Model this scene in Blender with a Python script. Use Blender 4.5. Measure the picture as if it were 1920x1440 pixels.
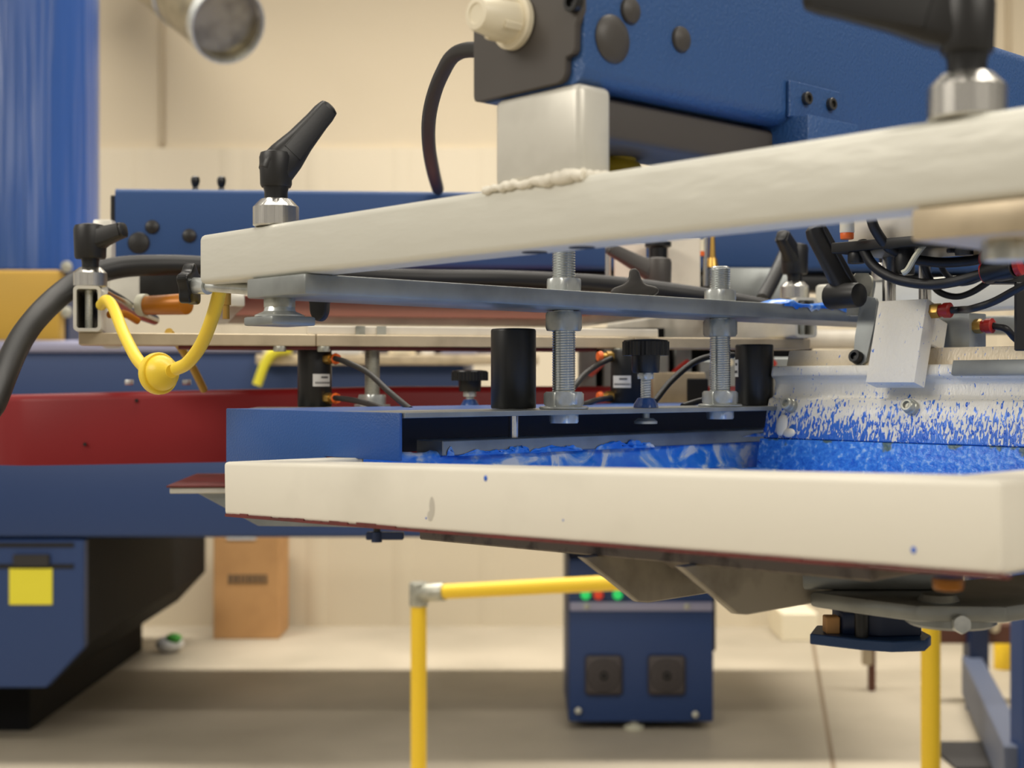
import bpy, bmesh, math, random
from mathutils import Vector, Matrix, Euler
from mathutils import noise as mnoise

random.seed(7)
for _o in list(bpy.data.objects):
    bpy.data.objects.remove(_o)
SC = bpy.context.scene
COL = SC.collection

# ------------------------------------------------------------------ camera, world, lamps, exposure
F = 2600.0          # focal length in pixels of the 1920 px wide frame
H = 1.15            # camera height above the floor
cam_d = bpy.data.cameras.new('camera')
cam_d.sensor_width = 36.0
cam_d.lens = 36.0 * F / 1920.0
cam_d.clip_start = 0.02
cam_d.dof.use_dof = True
cam_d.dof.focus_distance = 1.12
cam_d.dof.aperture_fstop = 8.2
cam = bpy.data.objects.new('camera', cam_d)
cam.location = (0, 0, H)
cam.rotation_euler = (math.pi / 2, 0, 0)
COL.objects.link(cam)
SC.camera = cam

world = bpy.data.worlds.new('world')
world.use_nodes = True
SC.world = world
_bg = world.node_tree.nodes['Background']
_bg.inputs[0].default_value = (1.0, 0.93, 0.82, 1)
_wn = world.node_tree.nodes            # made-up pale and dark noise around the scene, for streaks in metal reflections
_wt, _wm, _wz, _wr = _wn.new('ShaderNodeTexCoord'), _wn.new('ShaderNodeMapping'), _wn.new('ShaderNodeTexNoise'), _wn.new('ShaderNodeMapRange')
_wm.inputs['Scale'].default_value = (3.2, 3.2, 0.8)
_wz.inputs['Scale'].default_value = 1.6
_wr.inputs['From Min'].default_value = 0.40
_wr.inputs['From Max'].default_value = 0.60
_wr.inputs['To Min'].default_value = 0.12
_wr.inputs['To Max'].default_value = 0.80
world.node_tree.links.new(_wt.outputs['Generated'], _wm.inputs['Vector'])
world.node_tree.links.new(_wm.outputs['Vector'], _wz.inputs['Vector'])
world.node_tree.links.new(_wz.outputs['Fac'], _wr.inputs['Value'])
world.node_tree.links.new(_wr.outputs['Result'], _bg.inputs[1])


def area(name, loc, target, sx, sy, power, color=(1.0, 0.94, 0.84), spread=180):
    d = bpy.data.lights.new(name, 'AREA')
    d.shape = 'RECTANGLE'
    d.size, d.size_y, d.energy, d.color = sx, sy, power, color
    d.spread = math.radians(spread)
    o = bpy.data.objects.new(name, d)
    o.location = loc
    o.rotation_euler = (Vector(target) - Vector(loc)).to_track_quat('-Z', 'Y').to_euler()
    COL.objects.link(o)
    return o


area('ceiling_lamp', (-3.4, -0.7, 3.4), (0.0, 1.1, 1.1), 2.6, 1.0, 92)
area('ceiling_lamp', (2.0, -1.7, 3.2), (0.1, 1.1, 1.1), 2.6, 0.8, 66)
area('ceiling_lamp', (0.3, 1.4, 4.4), (0.3, 1.4, 0), 4.0, 0.4, 105)
area('ceiling_lamp', (-0.4, 4.9, 4.7), (-0.4, 4.9, 0), 6.0, 0.3, 238, spread=105)

SC.view_settings.view_transform = 'Standard'
SC.view_settings.look = 'None'
SC.view_settings.gamma = 1.0
SC.view_settings.exposure = -0.13
SC.view_settings.use_curve_mapping = False
SC.cycles.use_denoising = True
SC.cycles.max_bounces = 6

# ------------------------------------------------------------------ helpers


def W(px, py, Y):
    """a point of the shop at distance Y from the camera, from measurements on the photograph"""
    return Vector(((px - 960.0) * Y / F, Y, H + (720.0 - py) * Y / F))


RA = math.radians(-47.76)
OA = Vector((-0.242, 1.07, H))
UA = Vector((math.cos(RA), math.sin(RA), 0))
VA = Vector((-math.sin(RA), math.cos(RA), 0))


def A(s, t, z):
    """near print head: s along the clamp beams, t along the arm, z above camera height"""
    return OA + UA * s + VA * t + Vector((0, 0, z))


RB = math.radians(14.0)
OB = Vector((-0.4290, 1.40, H))
VB = Vector((math.cos(RB), math.sin(RB), 0))
UB = Vector((-math.sin(RB), math.cos(RB), 0))


def Bq(r, q, z):
    """neighbouring print head: r along its arm, q along its clamp beams"""
    return OB + VB * r + UB * q + Vector((0, 0, z))


def lin(c):
    c = c / 255.0
    return c / 12.92 if c <= 0.04045 else ((c + 0.055) / 1.055) ** 2.4


def S(r, g, b):
    return (lin(r), lin(g), lin(b), 1.0)


class MB:
    def __init__(self):
        self.bm = bmesh.new()

    def _take(self, tmp, M=None):
        if M is not None:
            bmesh.ops.transform(tmp, matrix=M, verts=tmp.verts)
        bmesh.ops.recalc_face_normals(tmp, faces=tmp.faces)
        me = bpy.data.meshes.new('tmp')
        tmp.to_mesh(me)
        tmp.free()
        self.bm.from_mesh(me)
        bpy.data.meshes.remove(me)
        return self

    def box(self, x0, x1, y0, y1, z0, z1, bev=0.0, seg=2, M=None):
        t = bmesh.new()
        vs = [t.verts.new((x, y, z)) for x in (x0, x1) for y in (y0, y1) for z in (z0, z1)]
        for f in ((0, 1, 3, 2), (4, 6, 7, 5), (0, 4, 5, 1), (2, 3, 7, 6), (0, 2, 6, 4), (1, 5, 7, 3)):
            t.faces.new([vs[i] for i in f])
        if bev > 0:
            bmesh.ops.bevel(t, geom=t.edges[:], offset=bev, segments=seg, affect='EDGES', profile=0.5)
        return self._take(t, M)

    def prism(self, poly, axis, lo, hi, bev=0.0, seg=2, M=None):
        t = bmesh.new()

        def mk(a, b, c):
            return {'x': (c, a, b), 'y': (a, c, b), 'z': (a, b, c)}[axis]
        va = [t.verts.new(mk(a, b, lo)) for a, b in poly]
        vb = [t.verts.new(mk(a, b, hi)) for a, b in poly]
        n = len(poly)
        t.faces.new(va)
        t.faces.new(vb[::-1])
        for i in range(n):
            t.faces.new([va[i], vb[i], vb[(i + 1) % n], va[(i + 1) % n]])
        bmesh.ops.recalc_face_normals(t, faces=t.faces)
        if bev > 0:
            bmesh.ops.bevel(t, geom=t.edges[:], offset=bev, segments=seg, affect='EDGES', profile=0.5)
        return self._take(t, M)

    def lathe(self, p0, axis, prof, seg=24, M=None, closed=False, rot=0.0):
        t = bmesh.new()
        axis = Vector(axis).normalized()
        ref = Vector((0, 0, 1)) if abs(axis.z) < 0.9 else Vector((1, 0, 0))
        e1 = axis.cross(ref).normalized()
        e2 = axis.cross(e1)
        p0 = Vector(p0)
        rings = []
        for r, h in prof:
            rings.append([t.verts.new(p0 + axis * h + (e1 * math.cos(rot + 2 * math.pi * j / seg) + e2 * math.sin(rot + 2 * math.pi * j / seg)) * max(r, 1e-5)) for j in range(seg)])
        for a, b in zip(rings[:-1], rings[1:]):
            for j in range(seg):
                t.faces.new([a[j], a[(j + 1) % seg], b[(j + 1) % seg], b[j]])
        if closed:
            a, b = rings[-1], rings[0]
            for j in range(seg):
                t.faces.new([a[j], a[(j + 1) % seg], b[(j + 1) % seg], b[j]])
        else:
            t.faces.new(rings[0])
            t.faces.new(rings[-1])
        return self._take(t, M)

    def cyl(self, p0, p1, r0, r1=None, seg=24, bev=0.0, M=None):
        p0, p1 = Vector(p0), Vector(p1)
        L = (p1 - p0).length
        r1 = r0 if r1 is None else r1
        if bev > 0:
            prof = [(r0 - bev, 0), (r0 - bev * 0.3, bev * 0.3), (r0, bev), (r1, L - bev), (r1 - bev * 0.3, L - bev * 0.3), (r1 - bev, L)]
        else:
            prof = [(r0, 0), (r1, L)]
        return self.lathe(p0, p1 - p0, prof, seg, M)

    def hexa(self, p0, axis, R, h, rot=0.0, M=None):
        """hexagonal nut: flat sides with chamfered corners"""
        t = bmesh.new()
        axis = Vector(axis).normalized()
        ref = Vector((0, 0, 1)) if abs(axis.z) < 0.9 else Vector((1, 0, 0))
        e1 = axis.cross(ref).normalized()
        e2 = axis.cross(e1)
        p0 = Vector(p0)
        n = 36
        rings = []
        for k, hh in ((0.90, 0.0), (1.0, 0.14), (1.0, 0.86), (0.90, 1.0)):
            ring = []
            for j in range(n):
                a = 2 * math.pi * j / n
                m = (a + math.pi / 6) % (math.pi / 3) - math.pi / 6
                rr = R * math.cos(math.pi / 6) / math.cos(abs(m))
                if k < 1.0:
                    rr = min(rr, R * k)
                ring.append(t.verts.new(p0 + axis * (h * hh) + (e1 * math.cos(a + rot) + e2 * math.sin(a + rot)) * rr))
            rings.append(ring)
        for a, b in zip(rings[:-1], rings[1:]):
            for j in range(n):
                t.faces.new([a[j], a[(j + 1) % n], b[(j + 1) % n], b[j]])
        t.faces.new(rings[0])
        t.faces.new(rings[-1])
        return self._take(t, M)

    def thread(self, p0, axis, R, L, pitch, depth, seg=20, M=None):
        t = bmesh.new()
        axis = Vector(axis).normalized()
        ref = Vector((0, 0, 1)) if abs(axis.z) < 0.9 else Vector((1, 0, 0))
        e1 = axis.cross(ref).normalized()
        e2 = axis.cross(e1)
        p0 = Vector(p0)
        K = max(4, int(2 * L / pitch) - 2)
        rows = []
        for k in range(K + 1):
            rr = R if k % 2 == 0 else R - depth
            rows.append([t.verts.new(p0 + axis * (pitch * (k / 2.0 + j / seg)) + (e1 * math.cos(2 * math.pi * j / seg) + e2 * math.sin(2 * math.pi * j / seg)) * rr) for j in range(seg)])
        for k in range(K):
            for j in range(seg - 1):
                t.faces.new([rows[k][j], rows[k][j + 1], rows[k + 1][j + 1], rows[k + 1][j]])
            if k + 3 <= K:
                t.faces.new([rows[k][seg - 1], rows[k + 2][0], rows[k + 3][0], rows[k + 1][seg - 1]])
        self._take(t, M)
        self.lathe(p0, axis, [(R - depth, 0.0), (R - depth * 0.5, L * 0.004), (R - depth * 0.5, L - depth), (R - 2 * depth, L)], seg, M)
        return self

    def tube(self, pts, r, seg=12, n=8, M=None):
        pts = [Vector(p) for p in pts]
        P = [pts[0] * 2 - pts[1]] + pts + [pts[-1] * 2 - pts[-2]]
        path, rad = [], []
        rs = r if isinstance(r, (list, tuple)) else [r] * len(pts)
        for i in range(len(pts) - 1):
            a, b, c, d = P[i], P[i + 1], P[i + 2], P[i + 3]
            for k in range(n):
                u = k / n
                path.append(0.5 * ((2 * b) + (c - a) * u + (2 * a - 5 * b + 4 * c - d) * u * u + (3 * b - a - 3 * c + d) * u ** 3))
                rad.append(rs[i] * (1 - u) + rs[i + 1] * u)
        path.append(pts[-1])
        rad.append(rs[-1])
        t = bmesh.new()
        rings = []
        tan0 = (path[1] - path[0]).normalized()
        nrm = tan0.orthogonal().normalized()
        for i, p in enumerate(path):
            tan = (path[min(i + 1, len(path) - 1)] - path[max(i - 1, 0)]).normalized()
            nrm = (nrm - tan * nrm.dot(tan)).normalized()
            bn = tan.cross(nrm)
            rings.append([t.verts.new(p + (nrm * math.cos(2 * math.pi * j / seg) + bn * math.sin(2 * math.pi * j / seg)) * rad[i]) for j in range(seg)])
        for a, b in zip(rings[:-1], rings[1:]):
            for j in range(seg):
                t.faces.new([a[j], a[(j + 1) % seg], b[(j + 1) % seg], b[j]])
        t.faces.new(rings[0])
        t.faces.new(rings[-1])
        return self._take(t, M)

    def loft(self, rings, M=None):
        t = bmesh.new()
        R = [[t.verts.new(Vector(p)) for p in ring] for ring in rings]
        n = len(R[0])
        for a, b in zip(R[:-1], R[1:]):
            for j in range(n):
                t.faces.new([a[j], a[(j + 1) % n], b[(j + 1) % n], b[j]])
        t.faces.new(R[0])
        t.faces.new(R[-1])
        return self._take(t, M)

    def sheet(self, fn, nu, nv, M=None, thick=0.0):
        t = bmesh.new()
        g = [[t.verts.new(fn(i / nu, j / nv)) for j in range(nv + 1)] for i in range(nu + 1)]
        for i in range(nu):
            for j in range(nv):
                t.faces.new([g[i][j], g[i + 1][j], g[i + 1][j + 1], g[i][j + 1]])
        if thick:
            bmesh.ops.recalc_face_normals(t, faces=t.faces)
            bmesh.ops.solidify(t, geom=t.faces[:], thickness=thick)
        return self._take(t, M)

    def ball(self, c, r, seg=20, rings=10, sq=(1, 1, 1), M=None):
        prof = [(r * math.sin(math.pi * k / rings), -r * math.cos(math.pi * k / rings)) for k in range(rings + 1)]
        m = Matrix.Translation(Vector(c)) @ Matrix.Diagonal((*sq, 1.0))
        if M is not None:
            m = M @ m
        return self.lathe((0, 0, 0), (0, 0, 1), prof, seg, m)


MATRIX = {}


def _mesh(name, mb, m, angle):
    me = bpy.data.meshes.new(name)
    mb.bm.to_mesh(me)
    mb.bm.free()
    me.polygons.foreach_set('use_smooth', [True] * len(me.polygons))
    me.set_sharp_from_angle(angle=math.radians(angle))
    me.materials.append(m)
    return me


def thing(name, label, cat, loc, rz=0.0, rx=0.0, ry=0.0, group=None, kind='thing'):
    o = bpy.data.objects.new(name, None)
    COL.objects.link(o)
    o.empty_display_size = 0.02
    e = Euler((rx, ry, rz), 'XYZ')
    o.location = loc
    o.rotation_euler = e
    MATRIX[o.name] = Matrix.Translation(Vector(loc)) @ e.to_matrix().to_4x4()
    o['label'], o['category'], o['kind'] = label, cat, kind
    if group:
        o['group'] = group
    return o


def part(name, mb, m, parent, world=False, label=None, angle=35, loc=None, kind=None):
    """one mesh under its thing (or part); mb is in the thing's own coordinates unless world"""
    if world:
        bmesh.ops.transform(mb.bm, matrix=MATRIX[parent.name].inverted(), verts=mb.bm.verts)
    o = bpy.data.objects.new(name, _mesh(name, mb, m, angle))
    COL.objects.link(o)
    o.parent = parent
    MATRIX[o.name] = MATRIX[parent.name]
    if label:
        o['label'] = label
    if kind:
        o['kind'] = kind
    return o


def solo(name, mb, m, label, cat, loc, rz=0.0, rx=0.0, ry=0.0, group=None, world=True, kind='thing', angle=35):
    e = Euler((rx, ry, rz), 'XYZ')
    M = Matrix.Translation(Vector(loc)) @ e.to_matrix().to_4x4()
    if world:
        bmesh.ops.transform(mb.bm, matrix=M.inverted(), verts=mb.bm.verts)
    o = bpy.data.objects.new(name, _mesh(name, mb, m, angle))
    COL.objects.link(o)
    o.location, o.rotation_euler = loc, e
    MATRIX[o.name] = M
    o['label'], o['category'], o['kind'] = label, cat, kind
    if group:
        o['group'] = group
    return o


def structure(name, mb, m, parent=None):
    o = bpy.data.objects.new(name, _mesh(name, mb, m, 30))
    COL.objects.link(o)
    o.parent = parent
    o['kind'] = 'structure'
    return o


# ------------------------------------------------------------------ materials
MATS = {}


def mat(name, rgb, rough=0.5, metal=0.0, bump=None, var=None, spec=0.5, coat=0.0, emit=None, stretch=None):
    m = bpy.data.materials.new(name)
    m.use_nodes = True
    nt = m.node_tree
    b = nt.nodes['Principled BSDF']
    b.inputs['Base Color'].default_value = S(*rgb)
    b.inputs['Roughness'].default_value = rough
    b.inputs['Metallic'].default_value = metal
    b.inputs['Specular IOR Level'].default_value = spec
    b.inputs['Coat Weight'].default_value = coat
    tc = nt.nodes.new('ShaderNodeTexCoord')
    src = tc.outputs['Object']
    if stretch:
        mp = nt.nodes.new('ShaderNodeMapping')
        mp.inputs['Scale'].default_value = stretch
        nt.links.new(src, mp.inputs['Vector'])
        src = mp.outputs['Vector']
    if var:
        scale, rgb2, lo, hi = var
        n = nt.nodes.new('ShaderNodeTexNoise')
        n.inputs['Scale'].default_value = scale
        n.inputs['Detail'].default_value = 5
        r = nt.nodes.new('ShaderNodeMapRange')
        r.inputs['From Min'].default_value = lo
        r.inputs['From Max'].default_value = hi
        mx = nt.nodes.new('ShaderNodeMix')
        mx.data_type = 'RGBA'
        mx.inputs['A'].default_value = S(*rgb)
        mx.inputs['B'].default_value = S(*rgb2)
        nt.links.new(src, n.inputs['Vector'])
        nt.links.new(n.outputs['Fac'], r.inputs['Value'])
        nt.links.new(r.outputs['Result'], mx.inputs['Factor'])
        nt.links.new(mx.outputs['Result'], b.inputs['Base Color'])
    if bump:
        scale, strength, dist = bump
        n = nt.nodes.new('ShaderNodeTexNoise')
        n.inputs['Scale'].default_value = scale
        n.inputs['Detail'].default_value = 3
        bp = nt.nodes.new('ShaderNodeBump')
        bp.inputs['Strength'].default_value = strength
        bp.inputs['Distance'].default_value = dist
        nt.links.new(src, n.inputs['Vector'])
        nt.links.new(n.outputs['Fac'], bp.inputs['Height'])
        nt.links.new(bp.outputs['Normal'], b.inputs['Normal'])
    if emit:
        b.inputs['Emission Color'].default_value = S(*emit[0])
        b.inputs['Emission Strength'].default_value = emit[1]
    MATS[name] = m
    return m


mat('cast_white', (214, 212, 200), 0.40, 0.15, bump=(60, 0.30, 0.003), var=(16, (210, 208, 196), 0.45, 0.75), stretch=(0.28, 1, 1))
mat('alu_pale', (214, 211, 200), 0.36, 0.25, var=(25, (192, 189, 178), 0.4, 0.8))
mat('frame_white', (236, 230, 214), 0.5, 0.0, bump=(60, 0.08, 0.002), var=(9, (218, 212, 196), 0.52, 0.85))
mat('alu_grey', (158, 162, 160), 0.36, 0.55, bump=(200, 0.05, 0.001), var=(20, (122, 125, 124), 0.4, 0.8))
mat('alu_beige', (196, 180, 152), 0.4, 0.35, var=(30, (165, 150, 125), 0.4, 0.8))
mat('zinc', (214, 217, 214), 0.28, 0.6, var=(70, (176, 180, 176), 0.4, 0.75))
mat('zinc_dull', (186, 185, 172), 0.36, 0.55, var=(60, (142, 142, 130), 0.4, 0.75))
mat('turned_steel', (214, 211, 204), 0.27, 1.0, bump=(240, 0.35, 0.002), stretch=(1, 1, 0.015))
mat('bracket_grey', (172, 164, 148), 0.55, 0.1, var=(30, (140, 132, 118), 0.5, 0.75))
mat('steel_blue', (80, 88, 108), 0.5)
mat('scuff', (196, 190, 176), 0.6)
mat('thread_steel', (206, 210, 208), 0.25, 0.9)
mat('chrome', (220, 217, 210), 0.22, 1.0)
mat('steel_dark', (96, 94, 90), 0.35, 0.85)
mat('black_plastic', (26, 25, 24), 0.42, 0.0, bump=(900, 0.08, 0.0006))
mat('black_knob', (16, 16, 16), 0.32)
mat('black_metal', (20, 20, 20), 0.38, 0.0)
mat('black_rubber', (22, 21, 21), 0.48)
mat('grey_plate', (74, 69, 65), 0.5)
mat('grey_plastic', (68, 64, 60), 0.45)
mat('blue_powder', (34, 82, 152), 0.36, bump=(520, 0.35, 0.0012), spec=0.5)
mat('blue_arm', (48, 86, 140), 0.36, bump=(420, 0.5, 0.0016), spec=0.6)
mat('blue_deep', (34, 68, 118), 0.4, bump=(520, 0.2, 0.0012))
mat('blue_far', (30, 56, 103), 0.5)
mat('blue_gloss', (44, 80, 146), 0.28)
mat('navy', (20, 38, 72), 0.45)
mat('lilac', (152, 152, 178), 0.45)
mat('red_powder', (122, 20, 24), 0.45, bump=(400, 0.12, 0.0012), spec=0.3)
mat('red_dark', (110, 40, 36), 0.6, var=(20, (80, 34, 28), 0.4, 0.7))
mat('pink_mesh', (178, 112, 106), 0.7)
mat('yellow_cord', (246, 212, 62), 0.4, bump=(600, 0.1, 0.001))
mat('yellow_pipe', (240, 200, 44), 0.42)
mat('yellow_block', (188, 150, 56), 0.55)
mat('yellow_dark', (150, 128, 18), 0.5)
mat('yellow_sticker', (222, 212, 52), 0.5)
mat('white_plastic', (232, 222, 196), 0.4)
mat('white_paper', (214, 214, 212), 0.6)
mat('white_block', (222, 214, 198), 0.45, 0.0, var=(30, (205, 197, 182), 0.5, 0.8))
mat('print_grey', (96, 96, 98), 0.6)
mat('brass', (188, 150, 78), 0.3, 0.85)
mat('amber', (168, 102, 14), 0.35, 0.2)
mat('orange', (232, 104, 36), 0.4)
mat('red_fitting', (170, 38, 30), 0.35)
mat('zip_tie', (186, 184, 164), 0.45)
mat('cardboard', (196, 150, 98), 0.75, var=(6, (178, 134, 86), 0.45, 0.8))
mat('card_print', (104, 86, 66), 0.75)
mat('galvanised', (176, 168, 146), 0.3, 0.8, var=(12, (138, 132, 116), 0.4, 0.7))
mat('brown_wood', (96, 58, 42), 0.6)
mat('dark_grille', (64, 58, 58), 0.6)
mat('dark_side', (14, 14, 16), 0.75, spec=0.2)
mat('green_lamp', (40, 200, 100), 0.4, emit=((40, 220, 110), 0.5))
mat('red_lamp', (210, 60, 30), 0.4, emit=((220, 60, 30), 0.3))
mat('green_print', (70, 160, 60), 0.6)
mat('wall_paint', (200, 186, 160), 0.85, bump=(9, 0.1, 0.01))
mat('wall_liner', (206, 194, 170), 0.6)
mat('seam', (186, 170, 142), 0.8)
mat('dark_hole', (10, 9, 9), 0.7)
mat('dark_mat', (44, 42, 42), 0.8)
mat('ink_drop', (40, 100, 205), 0.25, spec=0.6)
mat('platen_dirty', (120, 110, 98), 0.55, 0.35, var=(45, (62, 54, 48), 0.5, 0.68))


def ink_material():
    m = bpy.data.materials.new('plastisol_ink')
    m.use_nodes = True
    nt = m.node_tree
    b = nt.nodes['Principled BSDF']
    b.inputs['Roughness'].default_value = 0.22
    b.inputs['Specular IOR Level'].default_value = 0.6
    tc = nt.nodes.new('ShaderNodeTexCoord')
    mp = nt.nodes.new('ShaderNodeMapping')
    mp.inputs['Scale'].default_value = (1.0, 0.45, 1.0)
    n = nt.nodes.new('ShaderNodeTexNoise')
    n.inputs['Scale'].default_value = 38
    n.inputs['Detail'].default_value = 6
    n.inputs['Distortion'].default_value = 1.2
    rp = nt.nodes.new('ShaderNodeValToRGB')
    cr = rp.color_ramp
    cr.elements[0].position = 0.30
    cr.elements[0].color = S(28, 116, 240)
    cr.elements[1].position = 0.60
    cr.elements[1].color = S(218, 228, 244)
    e = cr.elements.new(0.47)
    e.color = S(44, 134, 246)
    e = cr.elements.new(0.545)
    e.color = S(130, 180, 246)
    nt.links.new(tc.outputs['Object'], mp.inputs['Vector'])
    nt.links.new(mp.outputs['Vector'], n.inputs['Vector'])
    nt.links.new(n.outputs['Fac'], rp.inputs['Fac'])
    nt.links.new(rp.outputs['Color'], b.inputs['Base Color'])
    return m


def splatter_material(name, rgb, z_lo, z_hi, rough=0.42, metal=0.1):
    """bare metal speckled with blue ink, thicker towards the blade: drops pulled out along the height"""
    m = bpy.data.materials.new(name)
    m.use_nodes = True
    nt = m.node_tree
    L = nt.links
    b = nt.nodes['Principled BSDF']
    b.inputs['Metallic'].default_value = metal
    tc = nt.nodes.new('ShaderNodeTexCoord')
    sep = nt.nodes.new('ShaderNodeSeparateXYZ')
    L.new(tc.outputs['Object'], sep.inputs[0])
    mp = nt.nodes.new('ShaderNodeMapping')
    mp.inputs['Scale'].default_value = (1.0, 1.0, 0.33)
    L.new(tc.outputs['Object'], mp.inputs['Vector'])
    n = nt.nodes.new('ShaderNodeTexNoise')
    n.inputs['Scale'].default_value = 430
    n.inputs['Detail'].default_value = 3
    n.inputs['Distortion'].default_value = 0.6
    L.new(mp.outputs['Vector'], n.inputs['Vector'])
    n2 = nt.nodes.new('ShaderNodeTexNoise')
    n2.inputs['Scale'].default_value = 45
    n2.inputs['Detail'].default_value = 2
    L.new(tc.outputs['Object'], n2.inputs['Vector'])
    g = nt.nodes.new('ShaderNodeMapRange')          # amount of ink by height
    g.inputs['From Min'].default_value = z_lo
    g.inputs['From Max'].default_value = z_hi
    g.inputs['To Min'].default_value = 0.36
    g.inputs['To Max'].default_value = 0.70
    L.new(sep.outputs['Z'], g.inputs['Value'])
    ad = nt.nodes.new('ShaderNodeMath')
    ad.operation = 'MULTIPLY_ADD'
    L.new(n2.outputs['Fac'], ad.inputs[0])
    ad.inputs[1].default_value = 0.22
    L.new(n.outputs['Fac'], ad.inputs[2])
    sb = nt.nodes.new('ShaderNodeMath')
    sb.operation = 'SUBTRACT'
    L.new(ad.outputs[0], sb.inputs[0])
    L.new(g.outputs['Result'], sb.inputs[1])
    th = nt.nodes.new('ShaderNodeMapRange')
    th.inputs['From Min'].default_value = 0.10
    th.inputs['From Max'].default_value = 0.125
    L.new(sb.outputs[0], th.inputs['Value'])
    mx = nt.nodes.new('ShaderNodeMix')
    mx.data_type = 'RGBA'
    mx.inputs['A'].default_value = S(*rgb)
    L.new(th.outputs['Result'], mx.inputs['Factor'])
    inkc = nt.nodes.new('ShaderNodeMix')
    inkc.data_type = 'RGBA'
    inkc.inputs['A'].default_value = S(26, 84, 190)
    inkc.inputs['B'].default_value = S(70, 134, 222)
    L.new(n2.outputs['Fac'], inkc.inputs['Factor'])
    L.new(inkc.outputs['Result'], mx.inputs['B'])
    L.new(mx.outputs['Result'], b.inputs['Base Color'])
    rr = nt.nodes.new('ShaderNodeMapRange')
    rr.inputs['To Min'].default_value = rough
    rr.inputs['To Max'].default_value = 0.25
    L.new(th.outputs['Result'], rr.inputs['Value'])
    L.new(rr.outputs['Result'], b.inputs['Roughness'])
    bp = nt.nodes.new('ShaderNodeBump')
    bp.inputs['Strength'].default_value = 0.6
    bp.inputs['Distance'].default_value = 0.001
    L.new(sb.outputs[0], bp.inputs['Height'])
    L.new(bp.outputs['Normal'], b.inputs['Normal'])
    return m


def blade_material():
    m = bpy.data.materials.new('inked_blade')
    m.use_nodes = True
    nt = m.node_tree
    L = nt.links
    b = nt.nodes['Principled BSDF']
    b.inputs['Roughness'].default_value = 0.3
    tc = nt.nodes.new('ShaderNodeTexCoord')
    n = nt.nodes.new('ShaderNodeTexNoise')
    n.inputs['Scale'].default_value = 210
    n.inputs['Detail'].default_value = 4
    L.new(tc.outputs['Object'], n.inputs['Vector'])
    rp = nt.nodes.new('ShaderNodeValToRGB')
    cr = rp.color_ramp
    cr.elements[0].position = 0.3
    cr.elements[0].color = S(34, 104, 214)
    cr.elements[1].position = 0.74
    cr.elements[1].color = S(170, 204, 246)
    e = cr.elements.new(0.56)
    e.color = S(62, 140, 236)
    L.new(n.outputs['Fac'], rp.inputs['Fac'])
    # worn green grey patches high on the blade
    n2 = nt.nodes.new('ShaderNodeTexNoise')
    n2.inputs['Scale'].default_value = 60
    L.new(tc.outputs['Object'], n2.inputs['Vector'])
    sep = nt.nodes.new('ShaderNodeSeparateXYZ')
    L.new(tc.outputs['Object'], sep.inputs[0])
    g = nt.nodes.new('ShaderNodeMapRange')
    g.inputs['From Min'].default_value = 0.018
    g.inputs['From Max'].default_value = 0.036
    g.inputs['To Min'].default_value = -0.3
    g.inputs['To Max'].default_value = 0.02
    L.new(sep.outputs['Z'], g.inputs['Value'])
    ad = nt.nodes.new('ShaderNodeMath')
    L.new(n2.outputs['Fac'], ad.inputs[0])
    L.new(g.outputs['Result'], ad.inputs[1])
    th = nt.nodes.new('ShaderNodeMapRange')
    th.inputs['From Min'].default_value = 0.56
    th.inputs['From Max'].default_value = 0.62
    L.new(ad.outputs[0], th.inputs['Value'])
    mx = nt.nodes.new('ShaderNodeMix')
    mx.data_type = 'RGBA'
    L.new(th.outputs['Result'], mx.inputs['Factor'])
    L.new(rp.outputs['Color'], mx.inputs['A'])
    mx.inputs['B'].default_value = S(84, 110, 112)
    L.new(mx.outputs['Result'], b.inputs['Base Color'])
    bp = nt.nodes.new('ShaderNodeBump')
    bp.inputs['Strength'].default_value = 0.7
    bp.inputs['Distance'].default_value = 0.0015
    L.new(n.outputs['Fac'], bp.inputs['Height'])
    L.new(bp.outputs['Normal'], b.inputs['Normal'])
    return m


def floor_material():
    m = bpy.data.materials.new('concrete')
    m.use_nodes = True
    nt = m.node_tree
    L = nt.links
    b = nt.nodes['Principled BSDF']
    b.inputs['Roughness'].default_value = 0.55
    tc = nt.nodes.new('ShaderNodeTexCoord')
    n = nt.nodes.new('ShaderNodeTexNoise')
    n.inputs['Scale'].default_value = 1.6
    n.inputs['Detail'].default_value = 8
    L.new(tc.outputs['Object'], n.inputs['Vector'])
    rp = nt.nodes.new('ShaderNodeValToRGB')
    rp.color_ramp.elements[0].position = 0.3
    rp.color_ramp.elements[0].color = S(152, 143, 126)
    rp.color_ramp.elements[1].position = 0.7
    rp.color_ramp.elements[1].color = S(178, 168, 150)
    L.new(n.outputs['Fac'], rp.inputs['Fac'])
    # a saw-cut joint in the slab
    d = nt.nodes.new('ShaderNodeVectorMath')
    d.operation = 'DOT_PRODUCT'
    d.inputs[1].default_value = (0.983, -0.183, 0)
    L.new(tc.outputs['Object'], d.inputs[0])
    s = nt.nodes.new('ShaderNodeMath')
    s.operation = 'SUBTRACT'
    s.inputs[1].default_value = 0.187
    L.new(d.outputs['Value'], s.inputs[0])
    a = nt.nodes.new('ShaderNodeMath')
    a.operation = 'ABSOLUTE'
    L.new(s.outputs[0], a.inputs[0])
    c = nt.nodes.new('ShaderNodeMath')
    c.operation = 'LESS_THAN'
    c.inputs[1].default_value = 0.008
    L.new(a.outputs[0], c.inputs[0])
    mx = nt.nodes.new('ShaderNodeMix')
    mx.data_type = 'RGBA'
    L.new(c.outputs[0], mx.inputs['Factor'])
    L.new(rp.outputs['Color'], mx.inputs['A'])
    mx.inputs['B'].default_value = S(120, 104, 84)
    L.new(mx.outputs['Result'], b.inputs['Base Color'])
    return m


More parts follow.
